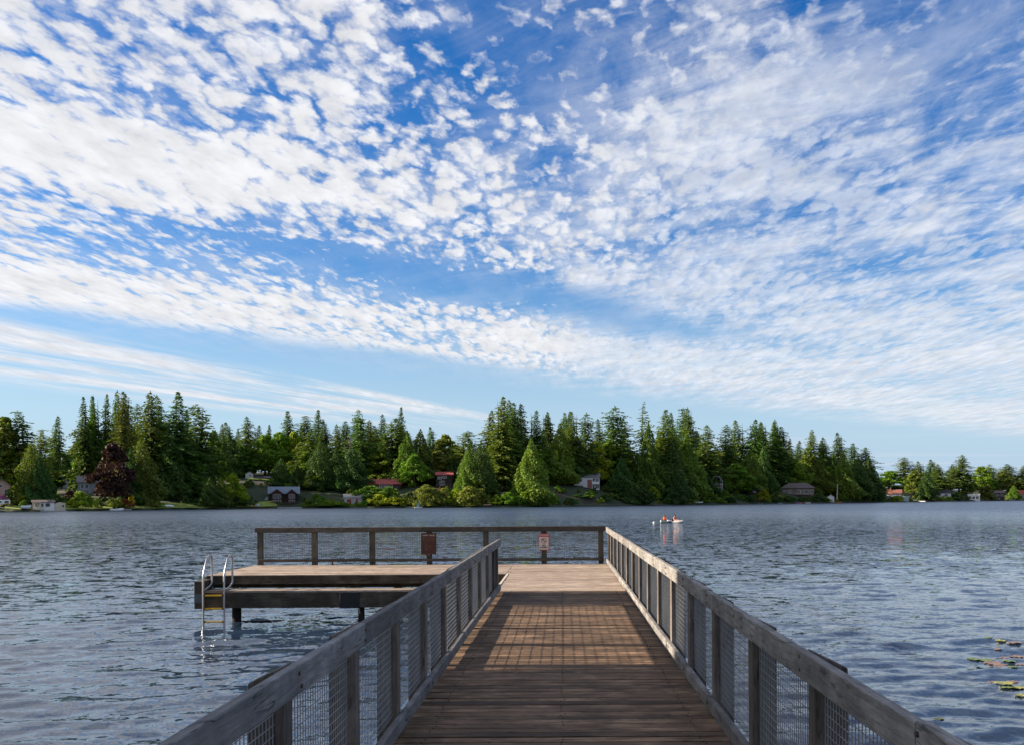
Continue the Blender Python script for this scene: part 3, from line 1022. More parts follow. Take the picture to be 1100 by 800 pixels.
def fir_crown(seed, H=30.0, Rb=4.6, base=0.05, expo=0.85, rag=0.28, droop=0.42, step=0.5, size=1.05, skip=0.06, tipup=0.1, belly=0.12):
    rng = np.random.default_rng(seed)
    Ps, As, L, W = [], [], [], []
    z = base * H
    lean = rng.normal(0, 0.28, 2)
    sect, ma, pa, pb = 0.24, int(rng.integers(1, 4)), rng.uniform(0, 6.28), rng.uniform(0, 6.28)
    while z < H - 0.15:
        t = z / H
        r0 = Rb * (1 - t) ** expo * min(1.0, (t - base) / belly * 0.5 + 0.55) + 0.12
        nb = int(5 + 5 * min(1, r0 / 2.5))
        a0 = rng.uniform(0, 6.28)
        wh = 1 + rag * 0.6 * rng.normal()
        for k in range(nb):
            if rng.random() < skip: continue
            a = a0 + 2 * math.pi * k / nb + rng.normal(0, 0.22)
            ln_ = max(0.15, r0 * wh * (1 + rag * rng.normal()))
            ln_ = min(ln_, r0 * 1.6) * (1 + sect * math.sin(a * ma + z * 0.33 + pa) + 0.5 * sect * math.sin(a + z * 0.9 + pb))
            ln_ = max(ln_, 0.12)
            dx, dy = math.cos(a), math.sin(a)
            n = max(2, int(ln_ / 0.30))
            u = (np.arange(n) + rng.random(n)) / n
            u = 0.12 + 0.88 * u
            dz = -droop * ln_ * (u ** 1.6) + tipup * ln_ * np.clip(u - 0.75, 0, 1) * 2 + 0.12 * ln_ * u
            px = dx * ln_ * u + lean[0] * t * 2; py = dy * ln_ * u + lean[1] * t * 2
            side = rng.choice([-1, 1], n) * rng.uniform(0.25, 1.0, n)
            for rep in range(2):
                sgn = 1 if rep == 0 else -1
                ax = dx * 0.75 - dy * side * sgn; ay = dy * 0.75 + dx * side * sgn
                az = -0.30 - 0.35 * rng.random(n)
                Ps.append(np.stack([px - dy * side * sgn * 0.22, py + dx * side * sgn * 0.22, z + dz + rng.normal(0, 0.1, n)], -1))
                As.append(np.stack([ax, ay, az], -1))
                sc = size * (0.55 + 0.55 * rng.random(n)) * (0.5 + 0.5 * (1 - t))
                L.append(sc); W.append(sc * rng.uniform(0.38, 0.62, n))
        z += step * (0.65 + 0.7 * rng.random()) * (0.75 + 0.25 * (1 - t))
    # leader
    n = 7
    Ps.append(np.stack([np.full(n, lean[0] * 2), np.full(n, lean[1] * 2), H - 0.7 + 0.8 * np.arange(n) / n], -1))
    As.append(np.stack([rng.normal(0, .3, n), rng.normal(0, .3, n), np.ones(n)], -1)); L.append(np.full(n, .5)); W.append(np.full(n, .16))
    Vv = cards(np.concatenate(Ps), np.concatenate(As), np.concatenate(L), np.concatenate(W), rng)
    return raw_mesh('fir_crown', Vv, quads_of(len(Vv) // 4))


def cedar_crown(seed, H=22.0, Rb=5.2, n=6500, size=0.8, expo=0.75, lobes=1.0):
    """dense cone of drooping sprays with a lumpy surface"""
    rng = np.random.default_rng(seed)
    t = 1 - np.sqrt(rng.random(n) * 0.995)
    t = np.clip(t * 1.05, 0.015, 0.995)
    a = rng.uniform(0, 2 * math.pi, n)
    f = np.zeros(n)
    for k in range(7):
        m_ = rng.integers(2, 9); fz = rng.uniform(3, 22); ph = rng.uniform(0, 6.28)
        f += np.sin(m_ * a + fz * t + ph) / 7 ** 0.5
    r0 = Rb * (1 - t) ** expo * np.minimum(1, 0.6 + t * 4)
    r = r0 * (1 + 0.2 * lobes * f) * (1 - 0.42 * rng.random(n) ** 2.2)
    Pn = np.stack([r * np.cos(a), r * np.sin(a), t * H + rng.normal(0, 0.2, n)], -1)
    A = np.stack([np.cos(a) * 0.55 + rng.normal(0, 0.35, n), np.sin(a) * 0.55 + rng.normal(0, 0.35, n), -0.9 + rng.normal(0, 0.35, n)], -1)
    s = size * (0.6 + 0.7 * rng.random(n)) * (1 - 0.45 * t)
    Vv = cards(Pn, A, s, s * rng.uniform(0.35, 0.6, n), rng)
    return raw_mesh('cedar_crown', Vv, quads_of(n))


def round_crown(seed, H=14.0, Rb=5.5, base=0.16, clumps=70, per=85, size=0.62, open_=0.25, weep=0.0, top=0.55):
    rng = np.random.default_rng(seed)
    Ps, As = [], []
    for i in range(clumps):
        t = rng.random() ** 0.9
        a = rng.uniform(0, 6.28)
        prof = math.sin(math.pi * min(1, (0.10 + 0.90 * t)) ** top) ** 0.75
        rr = Rb * prof * (0.25 + 0.75 * rng.random() ** 0.5) * (1 + open_ * rng.normal() * 0.5)
        c = np.array([rr * math.cos(a), rr * math.sin(a), H * (base + (1 - base) * t * 0.94)])
        cr = Rb * rng.uniform(0.17, 0.34) * (1 - 0.3 * t)
        d = rng.normal(size=(per, 3)); d /= np.linalg.norm(d, axis=1, keepdims=True)
        d[:, 2] = d[:, 2] * 0.75 + 0.08
        q = c + d * cr * (0.55 + 0.5 * rng.random((per, 1)))
        if weep: q[:, 2] -= weep * rng.random(per) * cr * 2
        Ps.append(q)
        A = np.cross(d, rng.normal(size=(per, 3))) + d * 0.25 + np.array([0, 0, -0.25 - weep])
        As.append(A)
    Pn = np.concatenate(Ps); Pn[:, 2] = np.clip(Pn[:, 2], H * base * 0.35, H)
    n = len(Pn)
    s = size * (0.55 + 0.8 * rng.random(n))
    Vv = cards(Pn, np.concatenate(As), s, s * rng.uniform(0.5, 0.85, n), rng)
    return raw_mesh('round_crown', Vv, quads_of(n))


def trunk_mesh(seed, H, r, limbs=0, Rb=3.0, dead=False, hmax=0.96):
    rng = random.Random(seed)
    mb = MB()
    pts = [(0.02 * H * rng.uniform(-1, 1) * k / 6 * 0.4, 0.02 * H * rng.uniform(-1, 1) * k / 6 * 0.4, -0.8 + (H * hmax + 0.8) * k / 6) for k in range(7)]
    mb.tube(pts, [r * 1.25, r, r * 0.85, r * 0.68, r * 0.48, r * 0.28, r * 0.06], 8)
    for i in range(limbs):
        t = rng.uniform(0.22, 0.85)
        a = rng.uniform(0, 6.28)
        L = Rb * rng.uniform(0.5, 0.95) * ((1 - t) ** 0.6 + 0.1)
        z = H * t
        up = 0.75 if not dead else 0.5
        p0 = Vector((0, 0, z)); p1 = Vector((math.cos(a) * L * 0.5, math.sin(a) * L * 0.5, z + L * up * 0.4)); p2 = Vector((math.cos(a) * L, math.sin(a) * L, z + L * up))
        mb.tube([p0, p1, p2], [r * 0.42 * (1 - t * 0.6), r * 0.25 * (1 - t * 0.5), r * 0.05], 5)
        if dead:
            for s in range(3):
                b_ = a + rng.uniform(-1.2, 1.2)
                q = p1.lerp(p2, rng.random())
                mb.tube([q, q + Vector((math.cos(b_), math.sin(b_), 0.7)) * L * 0.4], [r * 0.14, r * 0.03], 4)
    me = bpy.data.meshes.new('trunk')
    me.from_pydata(mb.v, [], mb.f)
    me.polygons.foreach_set('use_smooth', mb.sm)
    return me


F_fir = foliage('fir needles', (0.042, 0.090, 0.016), (0.115, 0.179, 0.028), 0.28, 0.26)
F_fir2 = foliage('olive fir needles', (0.066, 0.107, 0.014), (0.172, 0.206, 0.028), 0.25, 0.28)
F_cedar = foliage('cedar sprays', (0.066, 0.129, 0.014), (0.181, 0.242, 0.028), 0.25, 0.3)
F_dark = foliage('dark cedar sprays', (0.034, 0.078, 0.016), (0.086, 0.153, 0.026), 0.2, 0.24)
F_dec = foliage('broad leaves', (0.066, 0.153, 0.011), (0.191, 0.295, 0.020), 0.22, 0.3)
F_bright = foliage('bright broad leaves', (0.152, 0.250, 0.011), (0.383, 0.398, 0.023), 0.15, 0.35)
F_olive = foliage('olive broad leaves', (0.104, 0.153, 0.018), (0.250, 0.269, 0.042), 0.2, 0.28)
F_purple = foliage('purple maple leaves', (0.022, 0.009, 0.009), (0.071, 0.030, 0.024), 0.1, 0.25, 0.005)
F_yellow = foliage('yellow blossom', (0.30, 0.24, 0.01), (0.62, 0.48, 0.02), 0.1, 0.3, 0.005)
F_pink = foliage('pink blossom', (0.22, 0.07, 0.20), (0.48, 0.20, 0.42), 0.1, 0.3, 0.005)
F_red = foliage('russet leaves', (0.13, 0.035, 0.015), (0.28, 0.09, 0.03), 0.1, 0.3, 0.005)
M_bark = plain('brown bark', (0.075, 0.05, 0.036), 0.9, 0, 0.35, 0.2, 2.0)
M_barkr = plain('ruddy bark', (0.16, 0.085, 0.05), 0.9, 0, 0.3, 0.2, 2.0)
M_dead = plain('bare grey-brown branches', (0.20, 0.15, 0.115), 0.9, 0, 0.3, 0.2)

PROTO = {}


def proto(k, crown, trunk, h, w):
    PROTO.setdefault(k, []).append((crown, trunk, h, w))


for i in range(9):
    rag = [0.22, 0.30, 0.26, 0.34, 0.24, 0.36, 0.28, 0.4, 0.32][i]
    proto('fir', fir_crown(100 + i, 30, 4.6, [0.04, 0.08, 0.05, 0.12, 0.03, 0.18, 0.06, 0.22, 0.1][i], [0.74, 0.9, 0.68, 0.82, 0.86, 0.6, 0.95, 0.66, 0.78][i], rag), trunk_mesh(10 + i, 30, 0.42), 30, 9.0)
for i in range(4):
    proto('shag', fir_crown(140 + i, 30, 4.6, [0.2, 0.3, 0.12, 0.25][i], [0.45, 0.5, 0.55, 0.38][i], 0.42, 0.3, 0.66, 1.2, 0.2, 0.2), trunk_mesh(30 + i, 30, 0.42), 30, 9.6)
for i in range(2):
    proto('high', fir_crown(160 + i, 30, 4.2, 0.42, 0.6, 0.45, 0.35, 0.8, 1.05, 0.3, 0.15), trunk_mesh(40 + i, 30, 0.42, 4, 2.5), 30, 8.4)
for i in range(4):
    proto('cedar', cedar_crown(200 + i, 22, 5.2, 7500, 0.95, [0.85, 1.0, 0.75, 0.92][i], 1.7), trunk_mesh(50 + i, 22, 0.4, hmax=0.85), 22, 10.6)
for i in range(4):
    proto('dec', round_crown(300 + i, 14, 5.4, 0.14, 75, 85, 0.66), trunk_mesh(60 + i, 14, 0.32, 7, 4.0, hmax=0.8), 14, 11.6)
for i in range(2):
    proto('tallround', round_crown(320 + i, 22, 5.0, 0.06, 130, 85, 0.85, 0.35, 0, 0.62), trunk_mesh(70 + i, 22, 0.36, 8, 3.6, hmax=0.88), 22, 11.0)
for i in range(2):
    proto('willow', round_crown(340 + i, 11, 5.6, 0.06, 80, 90, 0.6, 0.2, 0.8, 0.62), trunk_mesh(75 + i, 11, 0.35, 7, 3.5, hmax=0.75), 11, 12.0)
for i in range(3):
    proto('bush', round_crown(360 + i, 4, 3.0, 0.03, 34, 70, 0.42, 0.25, 0, 0.5), trunk_mesh(80 + i, 4, 0.09, 5, 1.8, hmax=0.7), 4, 6.4)
proto('bare', None, trunk_mesh(90, 24, 0.4, 46, 3.6, True), 24, 6.0)

KINDS = {   # kind: (proto, material, object name, category, group, look)
    'fir': ('fir', F_fir, 'fir_tree', 'tree', 'tall firs on the far shore', 'dark pointed fir'),
    'fir2': ('fir', F_fir2, 'fir_tree', 'tree', 'tall firs on the far shore', 'olive-green pointed fir'),
    'shag': ('shag', F_fir, 'fir_tree', 'tree', 'ragged firs on the far shore', 'ragged open-topped fir'),
    'shag2': ('shag', F_fir2, 'fir_tree', 'tree', 'ragged firs on the far shore', 'ragged olive conifer'),
    'high': ('high', F_fir, 'fir_tree', 'tree', 'bare-stemmed firs on the far shore', 'high-crowned fir with bare stem'),
    'cedar': ('cedar', F_cedar, 'cedar_tree', 'tree', 'cedars on the far shore', 'dense light-green cedar cone'),
    'dcedar': ('cedar', F_dark, 'cedar_tree', 'tree', 'dark cedars on the far shore', 'dense dark-green cedar cone'),
    'dec': ('dec', F_dec, 'leafy_tree', 'tree', 'round leafy trees on the far shore', 'round green leafy tree'),
    'bright': ('dec', F_bright, 'leafy_tree', 'tree', 'bright leafy trees on the far shore', 'bright yellow-green leafy tree'),
    'olive': ('tallround', F_olive, 'leafy_tree', 'tree', 'pale olive trees on the far shore', 'tall pale olive leafy tree'),
    'tall': ('tallround', F_dec, 'leafy_tree', 'tree', 'tall leafy trees on the far shore', 'tall green leafy tree'),
    'purple': ('dec', F_purple, 'maple_tree', 'tree', None, 'dark purple-leaved maple'),
    'willow': ('willow', F_dec, 'willow_tree', 'tree', 'drooping willows on the far shore', 'broad drooping green willow'),
    'owillow': ('willow', F_olive, 'willow_tree', 'tree', 'olive willows on the far shore', 'rounded olive waterside willow'),
    'bush': ('bush', F_dec, 'bush', 'bush', 'green bushes along the far shore', 'low green bush'),
    'bbush': ('bush', F_bright, 'bush', 'bush', 'bright bushes along the far shore', 'low yellow-green bush'),
    'obush': ('bush', F_olive, 'bush', 'bush', 'olive bushes along the far shore', 'low olive bush'),
    'dbush': ('bush', F_dark, 'bush', 'bush', 'dark bushes along the far shore', 'low dark bush'),
    'ybush': ('bush', F_yellow, 'bush', 'bush', 'yellow blossoming bushes', 'small bush in yellow bloom'),
    'pbush': ('bush', F_pink, 'bush', 'bush', None, 'pink flowering bush'),
    'rbush': ('bush', F_red, 'bush', 'bush', 'russet bushes', 'russet-leaved bush'),
    'bare': ('bare', None, 'bare_tree', 'tree', None, 'leafless grey-brown tree'),
}
ROWS = {0: 5, 1: 16, 2: 38, 3: 70, 4: 110}
# column, top row, width in photo pixels, kind, row inland
TREES = [
 (-30, 452, 34, 'fir', 2), (-12, 470, 40, 'dec', 2), (5, 446, 44, 'olive', 3), (25, 441, 34, 'shag', 3), (44, 460, 24, 'shag2', 3), (61, 446, 28, 'fir', 2), (34, 474, 34, 'cedar', 1), (15, 478, 26, 'dcedar', 1),
 (43, 487, 26, 'dcedar', 1), (51, 500, 17, 'dcedar', 1), (76, 498, 20, 'fir2', 1), (82, 474, 22, 'olive', 2), (92, 426, 26, 'fir', 3), (99, 424, 20, 'fir', 4), (106, 425, 24, 'fir', 3), (114, 423, 24, 'fir2', 3),
 (124, 418, 26, 'fir', 3), (133, 420, 26, 'fir2', 2), (139, 422, 26, 'fir', 3), (148, 433, 22, 'shag', 3), (98, 452, 28, 'dec', 2), (112, 470, 30, 'dec', 2), (122, 474, 52, 'purple', 1), (141, 480, 26, 'dcedar', 1), (159, 419, 44, 'fir2', 2), (152, 470, 34, 'cedar', 1),
 (174, 424, 30, 'fir', 3), (190, 421, 46, 'fir', 2), (182, 460, 40, 'dcedar', 2), (203, 440, 26, 'fir', 3), (218, 434, 40, 'shag', 2), (212, 470, 40, 'dcedar', 2), (230, 462, 24, 'dec', 3), (237, 455, 18, 'fir', 3), (247, 453, 22, 'fir', 4),
 (246, 465, 44, 'dcedar', 1), (255, 460, 18, 'fir', 4), (267, 447, 24, 'fir2', 3), (274, 456, 22, 'fir', 4), (250, 507, 26, 'bright', 0), (237, 512, 20, 'cedar', 0), (226, 512, 26, 'dcedar', 0), (289, 456, 18, 'fir', 4), (285, 466, 40, 'dec', 3), (300, 463, 34, 'dec', 3), (302, 492, 24, 'dcedar', 2),
 (310, 441, 30, 'fir', 4), (327, 446, 26, 'shag', 4), (316, 463, 26, 'bright', 4), (324, 474, 26, 'olive', 3), (342, 440, 26, 'fir', 4), (350, 450, 26, 'fir', 3), (337, 462, 30, 'fir2', 3), (344, 474, 34, 'dcedar', 2), (320, 498, 22, 'dcedar', 2), (356, 508, 40, 'willow', 0), (342, 501, 26, 'dec', 2), (330, 510, 20, 'dcedar', 2),
 (365, 455, 22, 'fir2', 3), (369, 452, 26, 'fir', 4), (381, 449, 26, 'fir', 4), (390, 439, 26, 'shag', 3), (398, 450, 30, 'fir2', 3), (405, 457, 26, 'fir', 4), (376, 464, 20, 'bare', 2), (378, 478, 34, 'dcedar', 2), (362, 480, 26, 'dcedar', 2), (396, 478, 34, 'dcedar', 3), (413, 445, 22, 'fir', 4),
 (421, 448, 46, 'fir2', 3), (431, 437, 20, 'fir', 4), (414, 465, 30, 'dcedar', 3), (438, 463, 34, 'cedar', 2), (452, 461, 38, 'cedar', 2), (466, 458, 18, 'fir', 4), (479, 465, 34, 'olive', 3), (462, 490, 24, 'dcedar', 2), (498, 462, 30, 'shag2', 2), (506, 472, 28, 'dcedar', 2), (503, 482, 26, 'cedar', 1), (517, 474, 34, 'dcedar', 1), (488, 492, 22, 'dcedar', 2),
 (526, 440, 34, 'fir2', 3), (536, 426, 40, 'fir2', 2), (546, 429, 34, 'fir2', 3), (553, 432, 28, 'fir', 2), (560, 433, 34, 'fir', 3), (571, 440, 28, 'fir', 3), (584, 442, 28, 'fir', 4), (592, 445, 22, 'fir', 4), (543, 462, 44, 'dcedar', 3), (571, 471, 46, 'cedar', 0), (602, 455, 40, 'cedar', 1), (609, 443, 20, 'fir', 4),
 (611, 441, 24, 'fir', 3), (620, 442, 26, 'fir2', 3), (629, 443, 26, 'shag', 3), (620, 468, 34, 'dcedar', 3), (644, 449, 24, 'fir', 4), (659, 436, 36, 'shag', 3), (671, 450, 26, 'shag', 3), (640, 473, 30, 'bright', 2), (655, 473, 40, 'tall', 2), (668, 490, 30, 'dcedar', 2), (646, 500, 26, 'dcedar', 3), (632, 500, 22, 'dcedar', 3), (686, 514, 30, 'dcedar', 0),
 (690, 431, 22, 'high', 3), (697, 453, 34, 'cedar', 2), (713, 440, 40, 'fir2', 2), (722, 442, 28, 'fir', 3), (708, 462, 34, 'cedar', 2), (736, 437, 26, 'shag', 3), (743, 437, 28, 'fir', 3), (738, 464, 40, 'cedar', 1), (724, 470, 34, 'dcedar', 1), (758, 456, 32, 'fir', 2), (751, 462, 24, 'fir', 3), (752, 490, 36, 'dcedar', 1), (727, 500, 24, 'dcedar', 0),
 (780, 456, 22, 'shag', 3), (776, 484, 34, 'bright', 3), (798, 451, 32, 'fir', 3), (807, 450, 26, 'fir', 3), (817, 455, 24, 'fir2', 4), (823, 453, 28, 'fir', 3), (833, 453, 28, 'fir', 3), (836, 450, 24, 'fir', 4), (842, 458, 26, 'fir', 3), (848, 470, 18, 'fir', 4), (790, 497, 40, 'dec', 1), (806, 482, 32, 'cedar', 2), (820, 478, 26, 'dcedar', 2), (836, 480, 30, 'dcedar', 3), (768, 500, 26, 'dcedar', 2), (800, 500, 26, 'dcedar', 1),
 (857, 473, 20, 'fir', 4), (872, 461, 26, 'fir2', 3), (865, 484, 28, 'cedar', 3), (881, 473, 22, 'fir', 3), (888, 469, 24, 'fir', 3), (881, 490, 32, 'cedar', 1), (895, 486, 26, 'dcedar', 2), (904, 464, 22, 'fir', 3), (906, 486, 32, 'cedar', 1), (918, 476, 24, 'fir', 2), (925, 480, 30, 'fir', 2), (922, 492, 30, 'dcedar', 1), (933, 489, 28, 'dcedar', 1), (938, 495, 18, 'fir', 2), (942, 506, 14, 'dcedar', 2),
 (955, 505, 34, 'dec', 4), (971, 491, 24, 'shag2', 4), (981, 505, 18, 'olive', 2), (992, 495, 24, 'fir2', 3), (995, 505, 20, 'dcedar', 1), (1004, 493, 20, 'fir', 4), (1011, 498, 24, 'fir', 3), (1022, 498, 18, 'fir', 4), (1030, 488, 28, 'fir', 3), (1039, 507, 14, 'olive', 3), (1054, 500, 26, 'dec', 4), (1067, 498, 22, 'shag2', 4), (1077, 505, 18, 'olive', 4), (1085, 498, 30, 'fir2', 4), (1097, 499, 20, 'fir2', 4), (1089, 520, 14, 'cedar', 1), (1060, 520, 14, 'olive', 1),
 (203, 486, 34, 'dec', 2), (172, 492, 30, 'dec', 2), (262, 478, 30, 'dec', 3), (330, 484, 32, 'dec', 3), (408, 482, 34, 'dec', 3), (445, 487, 28, 'dec', 2), (470, 483, 30, 'olive', 3), (527, 476, 30, 'dec', 3), (585, 480, 34, 'dec', 3), (612, 478, 30, 'bright', 3), (668, 476, 32, 'olive', 3), (728, 484, 30, 'dec', 2), (765, 486, 28, 'dec', 3), (812, 486, 30, 'dec', 3), (853, 492, 28, 'dec', 3), (68, 486, 28, 'dec', 3), (10, 482, 34, 'bright', 2), (890, 500, 24, 'dec', 2),
 (1108, 502, 28, 'fir', 4), (1125, 497, 28, 'fir2', 4), (1145, 500, 36, 'olive', 4), (1165, 494, 30, 'fir', 4),
]
BUSHES = [
 (6, 528, 14, 'ybush', 1), (3, 531, 12, 'pbush', 1), (28, 531, 26, 'bbush', 1), (20, 534, 14, 'obush', 1), (75, 526, 18, 'purple', 1), (88, 527, 26, 'bush', 0), (76, 536, 12, 'bbush', 0), (56, 528, 20, 'dbush', 1), (104, 535, 16, 'obush', 0),
 (127, 536, 14, 'bbush', 0), (134, 535, 18, 'rbush', 0), (141, 531, 9, 'ybush', 0), (163, 536, 12, 'obush', 0), (221, 539, 9, 'obush', 0), (170, 538, 12, 'bush', 0), (262, 530, 26, 'dbush', 0), (345, 532, 16, 'bush', 0), (332, 535, 14, 'bush', 0),
 (366, 505, 12, 'ybush', 3), (344, 500, 14, 'bbush', 3), (398, 518, 34, 'bush', 1), (418, 522, 26, 'bush', 1), (408, 530, 26, 'bbush', 0), (422, 533, 26, 'bbush', 0), (436, 532, 18, 'obush', 0), (392, 532, 16, 'bush', 0), (458, 519, 32, 'owillow', 0), (476, 524, 22, 'obush', 0), (473, 523, 9, 'rbush', 1),
 (488, 525, 22, 'bbush', 0), (504, 521, 30, 'owillow', 0), (516, 524, 20, 'obush', 0), (534, 533, 18, 'bbush', 0), (546, 528, 22, 'bush', 0), (527, 526, 26, 'dbush', 1), (560, 530, 20, 'bush', 0), (622, 530, 16, 'dbush', 1), (632, 533, 14, 'obush', 1), (650, 533, 16, 'dbush', 1), (668, 528, 18, 'dbush', 1),
 (702, 522, 14, 'bbush', 1), (706, 526, 12, 'bush', 1), (707, 537, 6, 'ybush', 0), (718, 524, 22, 'dbush', 0), (748, 523, 26, 'dec', 1), (760, 529, 20, 'bush', 1), (776, 522, 24, 'dec', 1), (772, 534, 14, 'bush', 0), (784, 533, 14, 'dbush', 0), (820, 522, 14, 'bright', 0), (808, 531, 18, 'dbush', 0), (835, 500 + 22, 18, 'obush', 1), (832, 534, 16, 'dbush', 0),
 (848, 532, 18, 'dbush', 0), (862, 533, 16, 'dbush', 0), (878, 529, 18, 'dbush', 0), (886, 532, 12, 'bush', 0), (906, 531, 12, 'bush', 0), (926, 530, 16, 'dbush', 0), (940, 524, 18, 'dbush', 0), (962, 532, 12, 'bbush', 0), (1000, 531, 14, 'dbush', 0), (1028, 528, 16, 'dbush', 0), (1066, 530, 12, 'obush', 0), (1012, 533, 12, 'bush', 0),
]
MARKS = [(-400, 75, 'left of the white gable'), (75, 150, 'around the purple maple'), (150, 262, 'right of the purple maple'),
         (262, 340, 'above the red lodge'), (340, 442, 'around the red-roofed house'), (442, 530, 'around the dark red house'),
         (530, 612, 'left of the two-part house'), (612, 680, 'around the white two-part house'), (680, 760, 'right of the white two-part house'),
         (760, 835, 'around the arched glass house'), (835, 946, 'around the brown hip-roofed house'), (946, 3000, 'on the far right shore')]
ORD = ['first', 'second', 'third', 'fourth', 'fifth', 'sixth', 'seventh', 'eighth', 'ninth', 'tenth', 'eleventh', 'twelfth', 'thirteenth']


def mark_of(x):
    return [m_ for a_, b_, m_ in MARKS if a_ <= x < b_][0]


counts = {}
allt = sorted(TREES + BUSHES, key=lambda q_: q_[0])
for (x, top, w, k, row) in allt:
    kk = (mark_of(x), KINDS[k][5]); counts[kk] = counts.get(kk, 0) + 1
seen = {}
tr = random.Random(21)


def place_tree(k, loc, height, width, label, group, seedv, thick=None):
    pk, mat_, nm, cat, grp, look = KINDS[k]
    pr = PROTO[pk]
    crown, trunk, ph, pw = pr[seedv % len(pr)]
    t_ = thing(nm, label, cat, loc, tr.uniform(0, 6.28), group)
    sx = width / pw; sz = height / ph
    if crown is not None:
        c_ = link('crown', crown, None, t_)
        if not crown.materials: crown.materials.append(mat_)
        c_.material_slots[0].link = 'OBJECT'
        c_.material_slots[0].material = mat_
        c_.scale = (sx, sx, sz)
    q_ = link('trunk', trunk, None, t_)
    bm_ = M_dead if k == 'bare' else (M_barkr if k in ('high', 'bush') else M_bark)
    if not trunk.materials: trunk.materials.append(bm_)
    q_.material_slots[0].link = 'OBJECT'
    q_.material_slots[0].material = bm_
    st = min(1.6, max(0.5, 0.5 * (sx + sz)))
    q_.scale = (sx if k in ('bare', 'dec', 'willow', 'tall', 'olive', 'bright', 'bush') else st, sx if k in ('bare', 'dec', 'willow', 'tall', 'olive', 'bright', 'bush') else st, sz)
    return t_


# photo boxes of the houses: x0, x1, foot row, metres inland (None: from the foot row), depth
HB = [(-4, 11, 544, 13, 3), (-7, 10, 531, None, 10), (34, 68, 546, 1.8, 6), (63, 74, 522, None, 7), (84, 106, 529, None, 9), (263, 291, 513, None, 11), (278, 322, 541, 12, 11), (368, 390, 541, 9, 6),
      (395, 431, 525, None, 9), (468, 487, 523, None, 8), (616, 645, 525, 45, 9), (763, 777, 531, 20, 8), (803, 818, 529, 22, 8), (839, 875, 531.5, 26, 10), (888, 897, 537, 8, 5),
      (952, 977, 536, 28, 10), (1004, 1022, 533, 30, 10), (1039, 1053, 537, 3, 9), (1058, 1079, 537, 10, 10), (1093, 1111, 537, 14, 10)]
HB = [(a_, b_, y_, find_s((a_ + b_) / 2, y_) if s_ is None else s_, d_) for a_, b_, y_, s_, d_ in HB]
for i, (x, top, w, k, row) in enumerate(allt):
    s = ROWS[row] * (0.8 + 0.4 * tr.random())
    low_k = k.endswith('bush') or k in ('owillow', 'willow') or top > 515
    for (a_, b_, y_, s_, d_) in HB:
        if s > s_ + d_ + 2: continue
        if low_k:
            if a_ - w * 0.35 < x < b_ + w * 0.35 and s < s_ and k != 'purple': top = max(top, y_ - 4)
        elif a_ - w * 0.45 < x < b_ + w * 0.45 and k != 'purple':
            s = s_ + d_ + 4 + 4 * tr.random()
    p = far_pt(x, s)
    yt = P(x, top, p.y).z
    h = max(1.2, yt - p.z)
    wm = w / F * p.y * (0.95 if k == 'purple' else 1.38 if k in ('fir', 'fir2', 'shag', 'shag2') else 1.22)
    look, grp = KINDS[k][5], KINDS[k][4]
    if k == 'purple' and w < 30: look, grp = 'small purple-leaved shrub', None
    kk = (mark_of(x), KINDS[k][5])
    seen[kk] = seen.get(kk, 0) + 1
    if counts[kk] == 1:
        lab = '%s %s' % (look, kk[0])
    else:
        lab = '%s, %s %s' % (look, ORD[seen[kk] - 1] + ' from left', kk[0])
    if look == 'small purple-leaved shrub': lab = 'small purple-leaved shrub right of the white waterside cottage'
    elif k == 'purple': lab = 'large dark purple-leaved maple near the left of the shore'
    place_tree(k, p, h, wm, lab, grp, i)

# undergrowth on the bank
for n_, x in enumerate(np.arange(-20, 1140, 3.4)):
    x = float(x + tr.uniform(-3, 3)); s = tr.choice((tr.uniform(3, 8), tr.uniform(8, 20), tr.uniform(18, 45)))
    if x > 940: s *= 0.6
    h_ = tr.uniform(1.4, 3.6)
    p = far_pt(x, s)
    yt_ = HY - (p.z + h_ - HC) / p.y * F
    if any(a_ - 5 < x < b_ + 5 and s < s_ and yt_ < y_ - 5.5 for a_, b_, y_, s_, d_ in HB): continue
    if any(a_ - 4 < x < b_ + 4 and s_ <= s < s_ + d_ + 2 for a_, b_, y_, s_, d_ in HB): continue
    if any(a_ < x < b_ and s < 14 for a_, b_ in ((66, 121), (140, 246), (488, 512), (252, 298))): continue
    k = tr.choice(('bush', 'dbush', 'dbush', 'obush', 'bush', 'bbush'))
    place_tree(k, p, h_, h_ * tr.uniform(1.1, 1.9), 'small %s bush in the undergrowth of the far bank' % {'bush': 'green', 'dbush': 'dark', 'obush': 'olive', 'bbush': 'yellow-green'}[k], 'undergrowth on the far bank', n_)

# a back row so that the wood has depth
fill_l = 'dark fir in the wood\'s back row, mostly hidden by nearer trees'
for x in np.arange(-60, 1180, 13.5):
    x = float(x + tr.uniform(-5, 5))
    tops = [t_[1] for t_ in TREES if abs(t_[0] - x) < 16 and t_[3] != 'bare']
    if not tops: continue
    if 676 < x < 692: continue
    s = tr.uniform(125, 170)
    p = far_pt(x, s)
    top = max(min(tops) + 14, float(np.interp(x, [0, 300, 600, 900, 960, 1100], [478, 478, 470, 488, 512, 512]))) + tr.uniform(0, 10)
    place_tree(tr.choice(['fir', 'fir', 'shag']), p, max(4, P(x, top, p.y).z - p.z), tr.uniform(24, 34) / F * p.y, fill_l, 'back row of firs in the far wood', tr.randrange(9))

